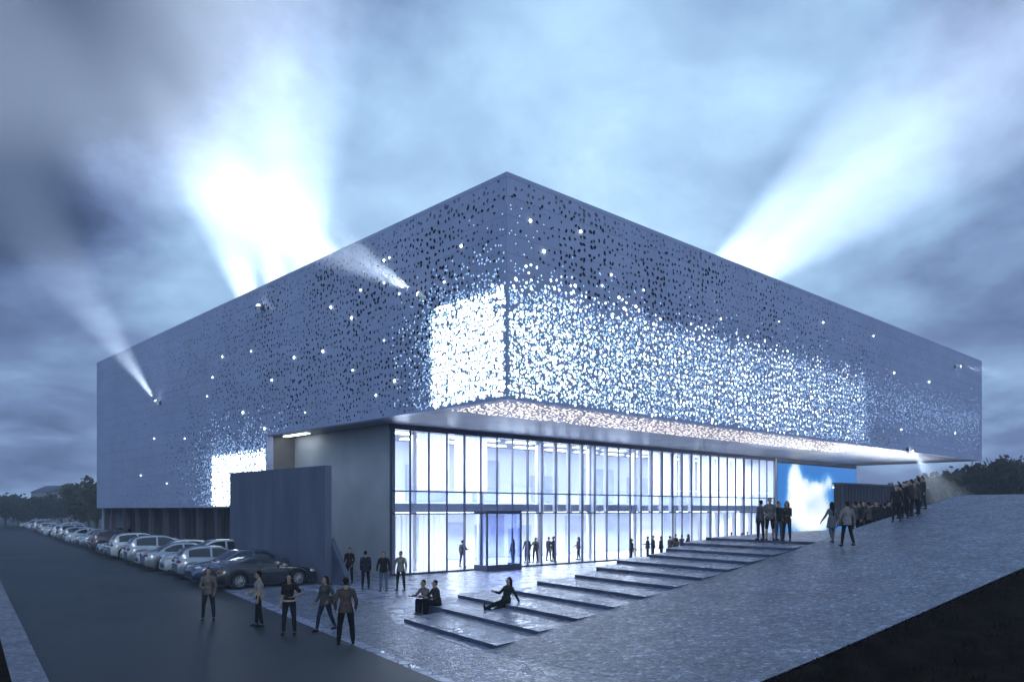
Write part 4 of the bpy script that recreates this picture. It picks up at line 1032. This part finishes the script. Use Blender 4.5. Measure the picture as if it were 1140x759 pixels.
# ------------------------------------------------------------------ sky, sun, haze
wd = bpy.data.worlds.new('World'); scene.world = wd; wd.use_nodes = True; t = wd.node_tree; t.nodes.clear()
class W_: node_tree = t
def n_(typ, **kw): return N(W_, typ, **kw)
def L_(a, b): t.links.new(a, b)
out = n_('ShaderNodeOutputWorld'); bg = n_('ShaderNodeBackground'); bg.inputs[1].default_value = .1; L_(bg.outputs[0], out.inputs[0])
tc = n_('ShaderNodeTexCoord'); nv = n_('ShaderNodeVectorMath', operation='NORMALIZE'); L_(tc.outputs['Generated'], nv.inputs[0])
SUN_EL, SUN_ROT = R(2.5), R(200)
sky = n_('ShaderNodeTexSky'); sky.sky_type='NISHITA'; sky.sun_disc=False; sky.sun_elevation=SUN_EL; sky.sun_rotation=SUN_ROT; sky.air_density=1.2; sky.dust_density=1.5; sky.ozone_density=3
def mth(op, a, b=None, clamp=False):
    m_ = n_('ShaderNodeMath', operation=op); m_.use_clamp = clamp
    for i, x in enumerate((a, b)):
        if x is None: continue
        if isinstance(x, (int,float)): m_.inputs[i].default_value = x
        else: L_(x, m_.inputs[i])
    return m_.outputs[0]
def lobe(px, py, deg, amp, stretch=None):
    d = n_('ShaderNodeVectorMath', operation='DOT_PRODUCT'); L_(wv, d.inputs[0]); d.inputs[1].default_value = ray(px, py)
    k = math.log(.5)/math.log(math.cos(R(deg)))
    return mth('MULTIPLY', mth('POWER', mth('MAXIMUM', d.outputs['Value'], 0.0), k), amp)
# cloud masses: stretch the direction field with noise so that no edge is a clean circle
n0 = n_('ShaderNodeTexNoise', i_Scale=2.6, i_Detail=6, i_Roughness=.55); L_(nv.outputs[0], n0.inputs[0])
s0 = n_('ShaderNodeVectorMath', operation='SUBTRACT'); L_(n0.outputs['Color'], s0.inputs[0]); s0.inputs[1].default_value=(.5,.5,.5)
sc0 = n_('ShaderNodeVectorMath', operation='SCALE'); sc0.inputs['Scale'].default_value=.42; L_(s0.outputs[0], sc0.inputs[0])
a0_ = n_('ShaderNodeVectorMath', operation='ADD'); L_(nv.outputs[0], a0_.inputs[0]); L_(sc0.outputs[0], a0_.inputs[1])
w0 = n_('ShaderNodeVectorMath', operation='NORMALIZE'); L_(a0_.outputs[0], w0.inputs[0]); wv = w0.outputs[0]
acc = 0.30
BACK = Vector((-.62,-.68,.40)).normalized()
LOBES = [(620,60,19,.36),(860,230,9,.08),(300,180,8,.14),(700,260,9,.10),(40,250,9,.26),(200,230,9,.14),(330,60,8,.10),(20,10,13,-.85),(40,490,7,.06),(1130,470,6,.10),(60,60,8,-.12),(230,330,6,.12),(1110,330,7,-.02),(750,20,5,-.14),(1120,60,5,-.12)]
dB = n_('ShaderNodeVectorMath', operation='DOT_PRODUCT'); L_(wv, dB.inputs[0]); dB.inputs[1].default_value = BACK
acc = mth('ADD', mth('MULTIPLY', mth('POWER', mth('MAXIMUM', dB.outputs['Value'], 0.0), 2.2), .46), acc)
for l in LOBES: acc = mth('ADD', lobe(*l), acc)
# cloud texture projected on a layer overhead
sp = n_('ShaderNodeSeparateXYZ'); L_(nv.outputs[0], sp.inputs[0])
zz = mth('ADD', mth('MAXIMUM', sp.outputs[2], 0.0), .22)
cbv = n_('ShaderNodeCombineXYZ'); L_(mth('DIVIDE', sp.outputs[0], zz), cbv.inputs[0]); L_(mth('DIVIDE', sp.outputs[1], zz), cbv.inputs[1])
n1 = n_('ShaderNodeTexNoise', i_Scale=2.1, i_Detail=9, i_Roughness=.58); n1.inputs['Distortion'].default_value=.25; L_(cbv.outputs[0], n1.inputs[0])
tex = mth('MULTIPLY', mth('SUBTRACT', n1.outputs['Fac'], .5), .82)
acc = mth('ADD', acc, tex)
cr = n_('ShaderNodeValToRGB'); e = cr.color_ramp.elements
e[0].position=0; e[0].color=(.030,.050,.115,1); e[1].position=1.0; e[1].color=(.80,.95,1.08,1)
for p_, c_ in ((.14,(.055,.085,.185)),(.32,(.145,.215,.40)),(.52,(.28,.44,.67)),(.72,(.44,.67,.91)),(.86,(.60,.85,1.0))):
    k = e.new(p_); k.color=(*c_,1)
L_(acc, cr.inputs[0])
mul = n_('ShaderNodeVectorMath', operation='SCALE'); mul.inputs['Scale'].default_value = 14; L_(cr.outputs[0], mul.inputs[0])
mixs = n_('ShaderNodeMix', data_type='RGBA'); mixs.inputs[0].default_value=.94; L_(sky.outputs[0], mixs.inputs[6]); L_(mul.outputs[0], mixs.inputs[7])
L_(mixs.outputs[2], bg.inputs[0])
sl_ = bpy.data.lights.new('sun','SUN'); sl_.energy=.25; sl_.angle=R(12); sl_.color=(1,.95,.88); so = bpy.data.objects.new('sun', sl_); COL.objects.link(so)
el = R(14); az = SUN_ROT
sd = Vector((math.sin(az)*math.cos(el), math.cos(az)*math.cos(el), math.sin(el))); so.rotation_euler = sd.to_track_quat('Z','Y').to_euler()
# haze
hz = MB(); hz.box(-140, 260, -120, 330, -1.2, 60); 
hm = bpy.data.materials.new('haze_air'); hm.use_nodes = True; t2 = hm.node_tree; t2.nodes.clear(); o2 = t2.nodes.new('ShaderNodeOutputMaterial'); pv = t2.nodes.new('ShaderNodeVolumePrincipled')
pv.inputs['Color'].default_value=(.85,.90,1,1); pv.inputs['Density'].default_value=.0014; pv.inputs['Anisotropy'].default_value=.0; t2.links.new(pv.outputs[0], o2.inputs['Volume'])
tag(hz.build('haze', hm), kind='stuff')
scene.view_settings.view_transform='Standard'; scene.view_settings.look='None'; scene.view_settings.exposure=0; scene.view_settings.gamma=1
cy = scene.cycles; cy.max_bounces=6; cy.diffuse_bounces=3; cy.glossy_bounces=3; cy.transparent_max_bounces=12; cy.volume_bounces=0; cy.use_denoising=True; cy.sample_clamp_indirect=4; cy.caustics_reflective=False; cy.caustics_refractive=False
